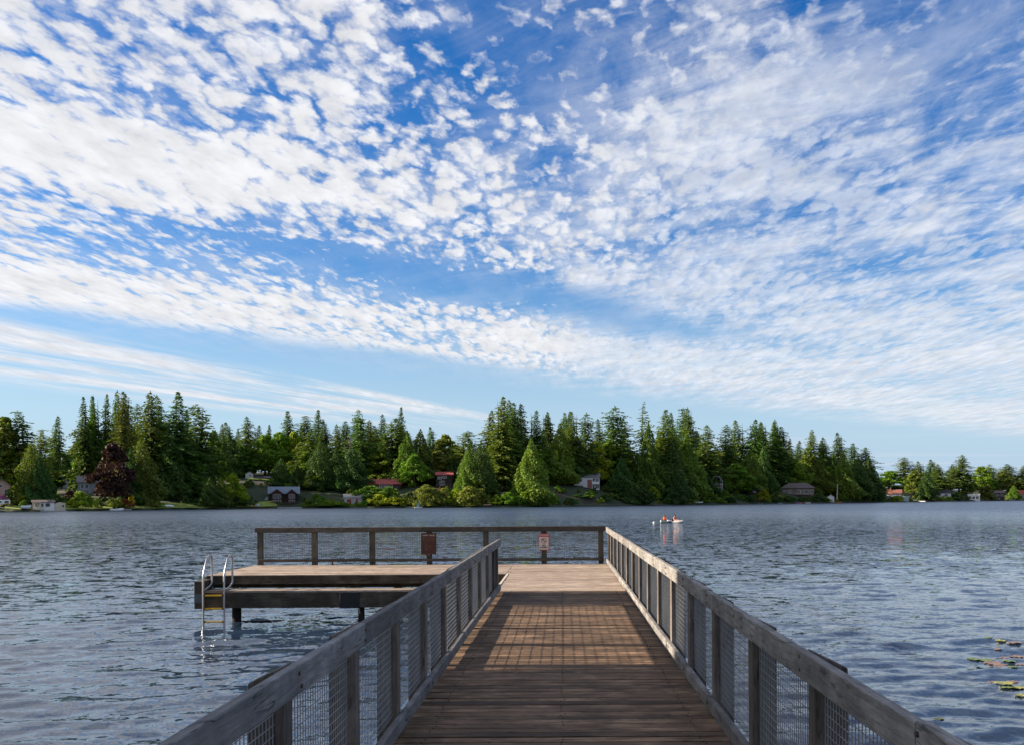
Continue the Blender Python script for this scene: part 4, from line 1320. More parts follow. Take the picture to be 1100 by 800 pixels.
# shore trees on the near left bank; the sun comes through them
for i, (x, y, h, w, k) in enumerate([(-35, 9.0, 22, 11, 'dec'), (-36, 3.6, 24, 12, 'dec'), (-35, -4.5, 23, 12, 'dec'), (-37, -10, 25, 13, 'dec'), (-33, -16, 22, 12, 'dec'), (-45, 7.6, 28, 11, 'dec'), (-46, 1.0, 29, 12, 'dec'), (-46, -8, 29, 12, 'dec'), (-26, -11, 15, 9, 'dec')]):
    place_tree(k, (x, y, WATER + 1.0), h, w, 'leafy tree on the near left bank beside the pier', 'trees on the near bank', i)

# ------------------------------------------------------------------ houses
M_glass = plain('dark window glass', (0.02, 0.025, 0.03), 0.12, 0, 0.2, 0.6)
M_trim = plain('white trim', (0.72, 0.71, 0.68), 0.6)
M_dtrim = plain('dark trim', (0.05, 0.045, 0.04), 0.6)
M_conc = plain('grey concrete', (0.32, 0.31, 0.29), 0.85, 0, 0.2)
M_brick = plain('chimney brick', (0.28, 0.13, 0.09), 0.85, 0, 0.25, 0.3, 6)


def paint(name, c):
    m = bpy.data.materials.get(name)
    return m or plain(name, c, 0.75, 0, 0.12, 0.3, 1.2)


def house(name, label, x0, x1, yb, y_eave, y_top, wall, roof, style='side', depth=8.0, wins=(), doors=(), chimney=None, trim=None, cat='house', over=0.5, s=None, extra=None, yaw=0.0):
    """x0,x1,yb,y_eave,y_top: photo pixels of the front; style side = ridge parallel to the front, front = gable to the lake, hip, flat"""
    xc = (x0 + x1) / 2
    if s is None: s = find_s(xc, yb)
    p = far_pt(xc, s)
    d = p.y
    W = (x1 - x0) / F * d
    zb = P(xc, yb, d).z
    hw = (yb - y_eave) / F * d
    hr = max(0.15, (y_eave - y_top) / F * d)
    p.z = zb
    rz = -math.atan2(p.x, p.y)
    h = thing(name, label, cat, p, rz + yaw)
    trim = trim or M_trim
    a = W / 2
    mb = MB()
    mb.box(-a, a, 0, depth, -4.0, hw)
    if style == 'front':
        mb.add([(-a, 0.0, hw), (a, 0.0, hw), (0, 0.0, hw + hr - 0.1), (-a, depth, hw), (a, depth, hw), (0, depth, hw + hr - 0.1)], [(0, 1, 2), (5, 4, 3), (0, 2, 5, 3), (1, 4, 5, 2)])
    if style == 'side':
        mb.add([(-a, 0, hw), (-a, depth, hw), (-a, depth / 2, hw + hr - 0.1), (a, 0, hw), (a, depth, hw), (a, depth / 2, hw + hr - 0.1)], [(0, 1, 2), (5, 4, 3), (0, 2, 5, 3), (1, 4, 5, 2)])
    mb.build('wall', wall, h, local=True)
    mb = MB(); o = over; th = 0.22
    if style == 'side':
        def slab(y0, z0, y1, z1):
            mb.hexa([(-a - o, y0, z0), (a + o, y0, z0), (a + o, y1, z1), (-a - o, y1, z1), (-a - o, y0, z0 + th), (a + o, y0, z0 + th), (a + o, y1, z1 + th), (-a - o, y1, z1 + th)])
        sl = hr / (depth / 2)
        slab(-o, hw - sl * o + 0.01, depth / 2, hw + hr + 0.01)
        slab(depth / 2, hw + hr + 0.01, depth + o, hw - sl * o + 0.01)
    elif style == 'front':
        sl = hr / a
        for sg in (-1, 1):
            mb.hexa([(sg * (a + o), -o, hw - sl * o + 0.01), (0, -o, hw + hr + 0.01), (0, depth + o, hw + hr + 0.01), (sg * (a + o), depth + o, hw - sl * o + 0.01),
                     (sg * (a + o), -o, hw - sl * o + th), (0, -o, hw + hr + th), (0, depth + o, hw + hr + th), (sg * (a + o), depth + o, hw - sl * o + th)])
    elif style == 'hip':
        r = min(a * 0.7, depth * 0.5)
        e = [(-a - o, -o, hw), (a + o, -o, hw), (a + o, depth + o, hw), (-a - o, depth + o, hw)]
        tp = [(-a + r, depth / 2 - 0.05, hw + hr), (a - r, depth / 2 - 0.05, hw + hr), (a - r, depth / 2 + 0.05, hw + hr), (-a + r, depth / 2 + 0.05, hw + hr)]
        mb.hexa(e + tp)
        mb.box(-a - o, a + o, -o, depth + o, hw - 0.2, hw - 0.004)
    elif style == 'flat':
        mb.box(-a - o, a + o, -o, depth + o, hw + 0.005, hw + max(hr, 0.25))
    elif style == 'shed':
        mb.hexa([(-a - o, -o, hw), (a + o, -o, hw), (a + o, depth + o, hw + hr), (-a - o, depth + o, hw + hr), (-a - o, -o, hw + th), (a + o, -o, hw + th), (a + o, depth + o, hw + hr + th), (-a - o, depth + o, hw + hr + th)])
    rf = mb.build('roof', roof, h, local=True)
    if chimney is not None:
        cx, ch = chimney
        mb = MB(); mb.box(cx * W - 0.4, cx * W + 0.4, depth * 0.35, depth * 0.35 + 0.8, hw, hw + hr + ch)
        mb.build('chimney', M_brick, rf, local=True)
    for (wx, wz, ww, wh) in wins:     # fractions of width and wall height
        cx, cz, w2, h2 = wx * W, wz * hw, ww * W / 2, wh * hw / 2
        mb = MB()
        f = min(0.14, w2 * 0.3)
        mb.box(cx - w2 - f, cx + w2 + f, -0.06, -0.003, cz - h2 - f, cz - h2); mb.box(cx - w2 - f, cx + w2 + f, -0.06, -0.003, cz + h2, cz + h2 + f)
        mb.box(cx - w2 - f, cx - w2, -0.06, -0.003, cz - h2, cz + h2); mb.box(cx + w2, cx + w2 + f, -0.06, -0.003, cz - h2, cz + h2)
        if w2 > 0.7: mb.box(cx - 0.05, cx + 0.05, -0.05, -0.003, cz - h2, cz + h2)
        fr_ = mb.build('window', trim, h, local=True)
        mb = MB(); mb.box(cx - w2 + 0.003, cx + w2 - 0.003, -0.028, -0.004, cz - h2 + 0.003, cz + h2 - 0.003)
        mb.build('pane', M_glass, fr_, local=True)
    for (dx, dw, dh, dm) in doors:
        mb = MB(); mb.box(dx * W - dw * W / 2, dx * W + dw * W / 2, -0.07, -0.002, 0.02, dh * hw)
        mb.build('door', dm, h, local=True)
    if extra: extra(h, W, hw, hr, depth)
    return h


def deck_extra(h, W, hw, hr, dp):
    z0 = hw * 0.08
    mb = MB(); mb.box(-0.52 * W, 0.42 * W, -2.4, -0.08, z0 - 0.15, z0)
    for k in range(5):
        xx = -0.5 * W + k * 0.22 * W
        mb.box(xx, xx + 0.14, -2.35, -2.2, -4, z0 - 0.152)
    mb.build('deck', paint('deck timber', (0.16, 0.11, 0.08)), h, local=True)
    mb = MB()
    n = max(6, int(W * 0.94 / 0.8))
    for k in range(n + 1):
        xx = -0.515 * W + 0.93 * W * k / n
        mb.box(xx, xx + 0.06, -2.38, -2.32, z0, z0 + 0.95)
    mb.box(-0.52 * W, 0.42 * W, -2.41, -2.29, z0 + 0.952, z0 + 1.03)
    mb.build('deck_railing', paint('deck rail timber', (0.26, 0.22, 0.19)), h, local=True)


c_pink, c_white, c_blue = paint('pale pink siding', (0.55, 0.36, 0.30)), paint('white siding', (0.74, 0.73, 0.69)), paint('blue-grey siding', (0.28, 0.32, 0.36))
c_red, c_dred, c_brown = paint('dark red siding', (0.085, 0.028, 0.022)), paint('deep brown siding', (0.05, 0.03, 0.024)), paint('weathered brown siding', (0.20, 0.145, 0.115))
c_grey, c_cream = paint('grey siding', (0.36, 0.35, 0.34)), paint('cream siding', (0.60, 0.52, 0.38))
r_grey, r_blue, r_red, r_brown, r_dark = paint('grey shingles', (0.22, 0.21, 0.20)), paint('blue-grey shingles', (0.20, 0.24, 0.28)), paint('red roofing', (0.46, 0.105, 0.085)), paint('brown shingles', (0.15, 0.12, 0.105)), paint('dark shingles', (0.05, 0.05, 0.055))
d_red, d_dark = paint('red door', (0.35, 0.03, 0.02)), paint('dark opening', (0.015, 0.015, 0.017))

house('house', 'pale pink gabled house at the left edge of the photo', -7, 10, 531, 521, 514, c_pink, r_grey, 'front', 9, [(-0.05, 0.95, 0.2, 0.25), (0.25, 0.4, 0.15, 0.3)], over=0.7)


def cottage_extra(h, W, hw, hr, dp):
    mb = MB()
    a = W / 2
    for k in (-0.5, -0.30, -0.14):
        mb.box(k * W + 0.01, k * W + 0.32, -1.6, -1.3, -0.5, hw * 0.92)
    mb.box(-a, -0.1 * W, -1.7, -0.01, hw * 0.94, hw * 1.02)
    mb.build('porch', c_cream, h, local=True)
    mb = MB(); mb.box(0.5 * W + 0.02, 0.5 * W + 3.2, 0.4, 4.5, -2.0, hw * 0.8)
    mb.add([(0.5 * W + 0.02, 0.4, hw * 0.8), (0.5 * W + 3.2, 0.4, hw * 0.8), (0.5 * W + 1.6, 0.4, hw * 1.05), (0.5 * W + 0.02, 4.5, hw * 0.8), (0.5 * W + 3.2, 4.5, hw * 0.8), (0.5 * W + 1.6, 4.5, hw * 1.05)],
                 [(0, 1, 2), (5, 4, 3), (0, 2, 5, 3), (1, 4, 5, 2)])
    mb.build('side_shed', c_cream, h, local=True)
    mb = MB(); mb.box(0.5 * W + 2.3, 0.5 * W + 2.8, 0.33, 0.397, hw * 0.3, hw * 0.6)
    mb.build('shed_window', M_glass, h, local=True)


house('cottage', 'small white waterside cottage with cream porch and side shed', 36, 57, 546.5, 539, 537, c_white, r_brown, 'side', 5, [(-0.28, 0.6, 0.14, 0.45), (-0.05, 0.6, 0.12, 0.45), (0.2, 0.62, 0.2, 0.5)], s=1.8, over=0.3, extra=cottage_extra)
house('house', 'small white gable peeping out between trees, below the tall pole', 64, 73, 522, 516, 511, c_white, r_dark, 'front', 6, [(0, 0.7, 0.25, 0.4)], over=0.3)
house('house', 'blue-grey house half hidden behind the purple maple', 85, 106, 529, 517, 511, c_blue, r_grey, 'side', 8, [(-0.3, 0.6, 0.12, 0.35), (-0.1, 0.6, 0.12, 0.35), (-0.1, 0.15, 0.2, 0.25)], over=0.6)
house('house', 'white hillside house with long dark blue roof above the lawn', 264, 272, 513, 508.5, 506, c_white, r_grey, 'front', 10, [(0.1, 0.6, 0.2, 0.4)], over=0.4)
house('outbuilding', 'long low dark blue roof beside the white hillside house', 272.5, 290, 514, 512.6, 511.6, paint('navy wall', (0.03, 0.035, 0.08)), paint('navy roof', (0.04, 0.045, 0.10)), 'side', 5, cat='outbuilding', over=0.3)


def lodge_extra(h, W, hw, hr, dp):
    for (cx, gw, gh) in ((-0.24, 0.21, 0.62), (0.27, 0.17, 0.58)):
        a, b = (cx - gw) * W, (cx + gw) * W
        zt = hw + hr * gh
        mb = MB(); mb.box(a + 0.4, b - 0.4, -2.2, -0.01, -3.0, hw - 0.12)
        m = (a + b) / 2
        mb.add([(a + 0.4, -2.2, hw - 0.12), (b - 0.4, -2.2, hw - 0.12), (m, -2.2, zt - 0.1), (a + 0.4, 0.8, hw - 0.12), (b - 0.4, 0.8, hw - 0.12), (m, 0.8, zt - 0.1)], [(0, 1, 2), (5, 4, 3), (0, 2, 5, 3), (1, 4, 5, 2)])
        mb.build('gabled_bay', c_red, h, local=True)
        mb = MB()
        for (e0, e1) in ((a - 0.3, m), (b + 0.3, m)):
            mb.hexa([(e0, -2.8, hw - 0.45), (e1, -2.8, zt), (e1, 2.5, zt), (e0, 2.5, hw - 0.45), (e0, -2.8, hw - 0.15), (e1, -2.8, zt + 0.3), (e1, 2.5, zt + 0.3), (e0, 2.5, hw - 0.15)])
        mb.build('bay_roof', r_blue, h, local=True)
        for (zc, zh) in ((0.70, 0.34), (0.22, 0.3)):
            mb = MB()
            n = 3
            for k in range(n + 1):
                xx = a + 0.9 + (b - a - 1.8) * k / n
                mb.box(xx - 0.07, xx + 0.07, -2.28, -2.203, (zc - zh / 2) * hw, (zc + zh / 2) * hw)
            for zz in (zc - zh / 2, zc + zh / 2):
                mb.box(a + 0.98, b - 0.98, -2.27, -2.205, zz * hw - 0.07, zz * hw + 0.07)
            f_ = mb.build('window', c_grey, h, local=True)
            mb = MB(); mb.box(a + 0.98, b - 0.98, -2.235, -2.206, (zc - zh / 2) * hw, (zc + zh / 2) * hw)
            mb.build('pane', M_glass, f_, local=True)
    mb = MB(); mb.box(-0.5 * W, 0.5 * W, -4.4, -2.3, -2.5, hw * 0.02)
    mb.box(-0.5 * W, 0.5 * W, -4.42, -4.34, 0.1, 0.9)
    mb.build('deck', c_dred, h, local=True)
    mb = MB(); mb.box(-0.5 * W - 4.6, -0.5 * W - 0.6, 0.5, 5, hw * 0.36, hw * 0.42)
    mb.hexa([(-0.5 * W - 4.8, -0.3, hw * 0.36), (-0.5 * W - 0.5, -0.3, hw * 0.36), (-0.5 * W - 0.5, 5, hw * 0.62), (-0.5 * W - 4.8, 5, hw * 0.62)] + [(-0.5 * W - 4.8, -0.3, hw * 0.40), (-0.5 * W - 0.5, -0.3, hw * 0.40), (-0.5 * W - 0.5, 5, hw * 0.66), (-0.5 * W - 4.8, 5, hw * 0.66)])
    mb.build('lean_to_roof', r_blue, h, local=True)
    mb = MB(); mb.box(-0.5 * W - 4.4, -0.5 * W - 0.7, 0.2, 4.8, -2.5, hw * 0.355)
    mb.build('lean_to', c_dred, h, local=True)


house('lodge', 'dark red two-gabled lodge with blue-grey roof near the water', 290, 320, 541, 529, 522.5, c_dred, r_blue, 'side', 9, [], over=0.7, s=12, extra=lodge_extra)
house('cottage', 'small weathered grey cottage with red door, below the red-roofed house', 370, 389, 541, 533.5, 530.5, c_grey, paint('pale grey roof', (0.38, 0.33, 0.31)), 'side', 5, [(-0.28, 0.5, 0.16, 0.5)], [(-0.18, 0.12, 0.75, d_red), (0.2, 0.1, 0.8, d_red)], s=9, over=0.4)
house('house', 'long hillside house with bright red roof and brick chimney', 396, 430, 525, 519, 514.5, c_dred, r_red, 'side', 8, [(-0.38, 0.5, 0.08, 0.6), (-0.1, 0.55, 0.1, 0.55), (0.05, 0.55, 0.1, 0.55), (0.2, 0.55, 0.1, 0.55)], chimney=(0.12, 1.0), over=0.7, extra=deck_extra)
house('house', 'dark red house with a small bright red roof, behind shore bushes', 469, 486, 523, 509.5, 506.5, c_dred, r_red, 'side', 7, [(-0.3, 0.75, 0.2, 0.15), (0.0, 0.80, 0.25, 0.12), (-0.15, 0.35, 0.25, 0.3)], over=0.5, extra=deck_extra)


def white_extra(h, W, hw, hr, dp):
    mb = MB(); mb.box(0.03 * W, 0.20 * W, -0.5, -0.01, -2, hw * 0.8); mb.build('brick_stack', M_brick, h, local=True)
    mb = MB(); mb.box(0.21 * W, 0.5 * W, -1.6, -0.01, 0.42 * hw, 0.47 * hw)
    for k in range(9): mb.box((0.22 + k * 0.034) * W, (0.22 + k * 0.034) * W + 0.06, -1.6, -1.54, 0.47 * hw, 0.60 * hw)
    mb.box(0.21 * W, 0.5 * W, -1.62, -1.52, 0.60 * hw, 0.615 * hw)
    mb.build('balcony', M_trim, h, local=True)


house('house', 'white two-part hillside house with brick middle and balcony', 617, 644, 525, 512, 508, c_white, r_grey, 'side', 8, [(-0.38, 0.75, 0.1, 0.22), (-0.25, 0.75, 0.1, 0.22), (-0.36, 0.22, 0.12, 0.22), (-0.22, 0.22, 0.12, 0.22), (0.28, 0.78, 0.1, 0.24), (0.41, 0.75, 0.12, 0.3), (0.27, 0.2, 0.07, 0.3), (0.41, 0.22, 0.14, 0.32)], over=0.5, s=45, extra=white_extra)
house('house', 'pale house gable glimpsed between trunks right of the white two-part house', 678, 684, 518, 511, 507, c_cream, r_grey, 'front', 7, [(0, 0.5, 0.3, 0.3)], over=0.3, s=90)


def arch_house(label, x0, x1, yb, yt):
    xc = (x0 + x1) / 2
    s = 20
    p = far_pt(xc, s); d = p.y; W = (x1 - x0) / F * d; H = (yb - yt) / F * d
    p.z = P(xc, yb, d).z
    h = thing('house', label, 'house', p, -math.atan2(p.x, p.y))
    a = W / 2
    prof = [(-a, 0), (-a, H * 0.6)] + [(a * math.cos(R(180 - k * 18)), H * 0.6 + H * 0.4 * math.sin(R(180 - k * 18))) for k in range(1, 10)] + [(a, H * 0.6), (a, 0)]
    mb = MB(); mb.loft([[(x, 0.0, z - (3 if z == 0 else 0)) for x, z in prof], [(x, 7.0, z - (3 if z == 0 else 0)) for x, z in prof]], smooth=False)
    mb.build('wall', d_dark, h, local=True)
    mb = MB()
    for i in range(len(prof) - 1):
        (xa, za), (xb, zb) = prof[i], prof[i + 1]
        mb.tube([(xa, -0.12, za), (xb, -0.12, zb)], 0.22, 6)
    for k in (-0.33, 0, 0.33): mb.tube([(k * W, -0.12, 0), (k * W, -0.12, H * (0.95 if k == 0 else 0.86))], 0.13, 6)
    for z in (0.02, 0.42, 0.6): mb.box(-a, a, -0.22, -0.02, z * H - 0.14, z * H + 0.14)
    mb.build('window_frame', c_grey, h, local=True)
    mb = MB(); mb.box(-a * 1.15, a * 0.95, -2.4, -0.25, H * 0.40, H * 0.43)
    for k in range(8): mb.box(-a * 1.12 + k * a * 0.29, -a * 1.12 + k * a * 0.29 + 0.08, -2.4, -2.32, H * 0.43, H * 0.53)
    mb.box(-a * 1.15, a * 0.95, -2.42, -2.30, H * 0.53, H * 0.55)
    for k in (-1.1, -0.1, 0.85): mb.box(k * a, k * a + 0.2, -2.35, -2.15, -3, H * 0.398)
    mb.build('balcony', c_grey, h, local=True)


arch_house('tall narrow house with arched grey framework over dark glass', 764, 776, 531, 511)
house('house', 'small house with pale grey roof among dark bushes', 804, 817, 529, 525.5, 521, c_dred, paint('pale slate roof', (0.34, 0.36, 0.40)), 'hip', 7, [(0, 0.5, 0.2, 0.5)], over=0.5, s=22)
house('house', 'brown hip-roofed house with a row of lake windows', 840, 874, 531.5, 523.5, 518, c_brown, r_brown, 'hip', 9, [(-0.42, 0.45, 0.05, 0.4), (-0.25, 0.5, 0.08, 0.45), (0.02, 0.5, 0.1, 0.45), (0.14, 0.5, 0.08, 0.45), (0.28, 0.45, 0.12, 0.5), (0.43, 0.5, 0.06, 0.4)], chimney=(-0.05, 0.3), over=0.9, s=26, extra=deck_extra)
house('shed', 'small white canvas shed near the waterline', 889, 896, 537, 533.5, 531, c_white, paint('white canvas', (0.8, 0.78, 0.74)), 'front', 4, over=0.2, s=8, cat='shed')
house('house', 'white house with orange-red roof on the far right shore', 953, 968, 536, 530, 525.5, c_white, paint('orange-red roofing', (0.24, 0.10, 0.07)), 'side', 9, [(-0.3, 0.5, 0.15, 0.4), (0.15, 0.5, 0.2, 0.4)], chimney=(-0.25, 1.5), over=0.5, s=28)
house('outbuilding', 'low pale green outbuilding beside the orange-roofed white house', 960, 976, 538, 533.8, 532.5, paint('pale green siding', (0.42, 0.55, 0.48)), paint('pale teal roof', (0.40, 0.52, 0.50)), 'flat', 6, [(0, 0.5, 0.1, 0.4)], cat='outbuilding', over=0.3, s=9)
house('house', 'bright white house between dark firs on the far right shore', 1005, 1021, 533, 529, 526, c_white, r_dark, 'side', 9, [(0.2, 0.5, 0.2, 0.5), (-0.2, 0.5, 0.12, 0.4)], chimney=(0.25, 1.5), over=0.4, s=30, extra=deck_extra)
house('boathouse', 'white flat-roofed boathouse with open front at the far waterline', 1040, 1052, 537, 531.5, 530, c_white, c_white, 'flat', 8, [(-0.3, 0.55, 0.2, 0.5), (0.0, 0.55, 0.2, 0.5), (0.3, 0.55, 0.2, 0.5)], cat='boathouse', over=0.2, s=3)
house('house', 'wide dark brown house with long balcony on the far right shore', 1059, 1078, 537, 529, 526.5, paint('dark brown siding', (0.07, 0.04, 0.035)), r_brown, 'side', 9, [(-0.35, 0.7, 0.15, 0.2), (-0.1, 0.7, 0.15, 0.2), (0.15, 0.7, 0.15, 0.2), (0.38, 0.7, 0.12, 0.2), (0, 0.22, 0.5, 0.22)], chimney=(0.2, 1.2), over=0.6, s=10)
house('house', 'red-roofed house cut by the right edge of the photo', 1094, 1110, 537, 530, 526, c_blue, paint('terracotta roofing', (0.40, 0.09, 0.06)), 'side', 9, [(-0.3, 0.5, 0.15, 0.35), (0, 0.5, 0.15, 0.35)], over=0.5, s=14)

# utility pole
p = far_pt(66.5, find_s(66.5, 523))
up_ = thing('utility_pole', 'tall brown utility pole rising above the small white gable', 'utility pole', p)
hp = P(66.5, 492, p.y).z - p.z
mb = MB(); mb.tube([(0, 0, -1), (0, 0, hp)], [0.26, 0.18], 8); mb.build('pole', M_barkr, up_, local=True)
mb = MB(); mb.box(-0.9, 0.9, -0.12, 0.12, hp - 0.9, hp - 0.7); mb.build('cross_arm', M_barkr, up_, local=True)
mb = MB(); mb.tube([(0.3, 0, hp - 0.7), (0.3, 0, hp + 0.4)], [0.35, 0.35], 8); mb.build('lamp_head', M_conc, up_, local=True)
p = far_pt(899, 4)
pp = thing('pole', 'pale leaning pole by the white canvas shed', 'pole', p)
mb = MB(); mb.tube([(0, 0, -0.8), (0.5, 0, P(899, 519, p.y).z - p.z)], [0.45, 0.32], 8); mb.build('shaft', plain('pale bare stem', (0.45, 0.36, 0.28), 0.8), pp, local=True)

# ------------------------------------------------------------------ boats, docks and things on the far shore
def hull_rings(L, B, H, n=12, sheer=0.25):
    rings = []
    for i in range(n + 1):
        t = i / n
        w = B / 2 * (1 - max(0, (t - 0.45) / 0.55) ** 2.2) * (0.9 + 0.1 * min(1, t * 4)) + 0.015
        zt = H * (1 + sheer * max(0, t - 0.3) ** 2 * 2)
        zb = H * 0.55 * max(0, (t - 0.6) / 0.4) ** 2
        x = -L / 2 + L * t
        rings.append([(x, -w, zt), (x, -w * 0.86, zb + H * 0.35), (x, -w * 0.35, zb), (x, w * 0.35, zb), (x, w * 0.86, zb + H * 0.35), (x, w, zt), (x, w * 0.82, zt - 0.06), (x, -w * 0.82, zt - 0.06)])
    return rings


def boat(name, label, x, ypx, L, mat_, rz=0.0, cat='boat', H=0.9, B=1.9, top=None, s=None, flip=False, dz=0.0):
    if s is None:
        v_ = -uv(x, ypx)[1]; d = HW / v_
        p = Vector((uv(x, ypx)[0] * d, d, WATER - 0.15 + dz))
    else:
        p = far_pt(x, s, 0.25 + dz)
    h = thing(name, label, cat, p, -math.atan2(p.x, p.y) + rz)
    mb = MB(); rg = hull_rings(L, B, H)
    if flip: rg = [[(a_, b_, H - c_) for a_, b_, c_ in r_] for r_ in rg]
    mb.loft(rg)
    mb.build('hull', mat_, h, local=True)
    if top == 'canopy':
        mb = MB()
        for sx in (-0.25, 0.28):
            for sy in (-1, 1):
                mb.tube([(sx * L, sy * B * 0.38, H * 0.9), (sx * L, sy * B * 0.38, H + 1.2)], 0.04, 6)
        mb.build('canopy_frame', M_steel, h, local=True)
        mb = MB(); mb.loft([[(-0.3 * L, y, H + 1.2 + z) for y, z in ((-B * 0.45, 0), (0, 0.15), (B * 0.45, 0), (B * 0.45, 0.06), (0, 0.21), (-B * 0.45, 0.06))], [(0.25 * L, y, H + 1.2 + z) for y, z in ((-B * 0.45, 0), (0, 0.15), (B * 0.45, 0), (B * 0.45, 0.06), (0, 0.21), (-B * 0.45, 0.06))]])
        mb.build('canopy', mat_, h, local=True)
    if top == 'windscreen':
        mb = MB(); mb.hexa([(0.05 * L, -B * 0.36, H * 0.95), (0.14 * L, -B * 0.3, H * 0.95), (0.14 * L, B * 0.3, H * 0.95), (0.05 * L, B * 0.36, H * 0.95), (0.0, -B * 0.34, H + 0.5), (0.02 * L, -B * 0.28, H + 0.5), (0.02 * L, B * 0.28, H + 0.5), (0.0, B * 0.34, H + 0.5)])
        mb.build('windscreen', M_glass, h, local=True)
        mb = MB(); mb.box(-0.35 * L, -0.05 * L, -B * 0.32, B * 0.32, H * 0.85, H * 1.15); mb.build('seat', M_dtrim, h, local=True)
    if top == 'cover':
        mb = MB(); mb.loft([[(-0.45 * L, y, H * 0.9 + z) for y, z in ((-B * 0.44, 0), (0, 0.45), (B * 0.44, 0))], [(0.0, y, H * 0.9 + z) for y, z in ((-B * 0.46, 0), (0, 0.7), (B * 0.46, 0))], [(0.4 * L, y, H + z) for y, z in ((-B * 0.2, 0), (0, 0.15), (B * 0.2, 0))]])
        mb.build('cover', paint('blue tarpaulin', (0.02, 0.10, 0.30)), h, local=True)
    return h


b_white, b_teal, b_red, b_or = paint('white gelcoat', (0.78, 0.78, 0.76)), paint('teal gelcoat', (0.10, 0.42, 0.36)), paint('red hull paint', (0.38, 0.03, 0.03)), paint('orange hull paint', (0.50, 0.13, 0.03))
boat('motor_boat', 'white motor boat at the dock below the purple maple', 125.5, 0, 4.6, b_white, 0.15, s=-2.0, top='windscreen', H=1.0)
boat('rowing_boat', 'white dinghy upturned on the lawn under big firs', 182, 0, 3.2, b_white, 0.1, s=4.0, flip=True, H=0.7, dz=0.05)
boat('motor_boat', 'long white open boat on the far right water', 989.5, 0, 6.2, b_white, 3.1, s=-2.5, H=1.2, top='windscreen')
boat('motor_boat', 'small red boat moored on the far right shore', 1006, 0, 4.5, b_red, 0.1, s=-2.5, H=1.1)
boat('motor_boat', 'second red boat moored right of the small red boat', 1018, 0, 6.5, b_red, 3.2, s=-2.5, H=0.7)
boat('rowing_boat', 'white rowing boat drawn up left of the arched house', 751, 0, 4.0, b_white, 0.1, s=1.2, H=0.7)
boat('motor_boat', 'orange boat under a blue tarpaulin by the brown house', 858, 0, 4.8, b_or, 0.1, s=-2, H=0.9, top='cover')
boat('motor_boat', 'white boat moored right of the blue-covered orange boat', 867, 0, 4.2, b_white, 3.2, s=-2, H=0.9, top='windscreen')
boat('rowing_boat', 'orange-red boat beside the pale leaning pole', 900, 0, 5.0, b_or, 0.1, s=-2, H=0.9)
boat('rowing_boat', 'small pale blue skiff below the yellow-green tree', 838, 0, 2.6, paint('pale blue hull', (0.3, 0.42, 0.5)), 0.2, s=-2, H=0.7)
sb = boat('sailing_dinghy', 'green and white dinghy with furled red sail at the shore', 815, 0, 5.0, b_teal, 0.1, s=-2.5, H=0.6)
mb = MB(); mb.tube([(0.3, 0, 0.4), (0.3, 0, 4.2)], 0.06, 6); mb.build('mast', M_steel, sb, local=True)
mb = MB(); mb.tube([(0.25, 0, 1.2), (0.2, 0, 2.6), (0.25, 0, 4.0)], [0.2, 0.32, 0.15], 8); mb.build('furled_sail', paint('red sailcloth', (0.6, 0.03, 0.02)), sb, local=True)
sb = boat('sailing_dinghy', 'white dinghy with small teal sail by the olive willow', 449.5, 0, 3.4, b_white, 0.1, s=-1.5, H=0.6)
mb = MB(); mb.tube([(0.2, 0, 0.4), (0.2, 0, 3.2)], 0.05, 6); mb.build('mast', M_steel, sb, local=True)
mb = MB(); mb.hexa([(0.15, -0.02, 0.8), (-0.75, -0.02, 0.8), (-0.75, 0.02, 0.8), (0.15, 0.02, 0.8), (0.15, -0.02, 3.1), (-0.15, -0.02, 3.0), (-0.15, 0.02, 3.0), (0.15, 0.02, 3.1)]); mb.build('sail', paint('teal sailcloth', (0.16, 0.42, 0.46)), sb, local=True)
boat('rowing_boat', 'dark rowing boat below the red-roofed house', 408, 0, 5.0, paint('dark hull', (0.05, 0.04, 0.035)), 0.1, s=-1.8, H=0.7)
boat('rowing_boat', 'tan rowing boat pulled up right of the yellow lawn', 524, 0, 3.4, paint('tan hull', (0.42, 0.26, 0.17)), 0.2, s=0.8, H=0.7)


def dock(label, x0, x1, mat_, s=-2.2, z=0.45):
    xc = (x0 + x1) / 2
    p = far_pt(xc, s); p.z = WATER
    W = (x1 - x0) / F * p.y
    h = thing('dock', label, 'dock', p, -math.atan2(p.x, p.y))
    mb = MB()
    n = max(4, int(W / 0.5))
    for k in range(n): mb.box(-W / 2 + W * k / n + 0.02, -W / 2 + W * (k + 1) / n - 0.02, -0.9, 0.9, z - 0.06, z)
    mb.box(-W / 2, W / 2, -0.88, -0.80, z - 0.32, z - 0.063); mb.box(-W / 2, W / 2, 0.80, 0.88, z - 0.32, z - 0.063)
    mb.build('decking', mat_, h, local=True)
    for k in range(4):
        for sy in (-0.7, 0.7):
            xx = -W / 2 + 0.3 + (W - 0.6) * k / 3
            mb = MB(); mb.tube([(xx, sy, -2), (xx, sy, z - 0.065)], 0.1, 6); mb.build('pile', W_pile, h, local=True)


w_dock = paint('grey dock boards', (0.42, 0.41, 0.39))
dock('low grey dock beside the white motor boat under the maple', 130.5, 141, w_dock)
dock('pale dock in front of the red lodge', 299, 324, paint('pale dock boards', (0.55, 0.56, 0.56)))
dock('brown timber dock left of the red lodge', 268, 288, c_red, z=0.5)
dock('low reddish dock below the tall firs at shore centre', 694, 708, paint('reddish dock boards', (0.25, 0.12, 0.09)), z=0.6)
dock('brown dock right of the arched house', 788, 804, c_brown, z=0.7)
dock('long low dock under the dark trees by the right-hand point', 905, 932, c_red, z=0.4)
dock('brown dock below the orange-roofed house', 958, 984, paint('brown dock boards', (0.2, 0.1, 0.06)), z=0.7)
dock('grey dock below the white waterside cottage', 36, 70, w_dock, s=-1.2, z=0.35)

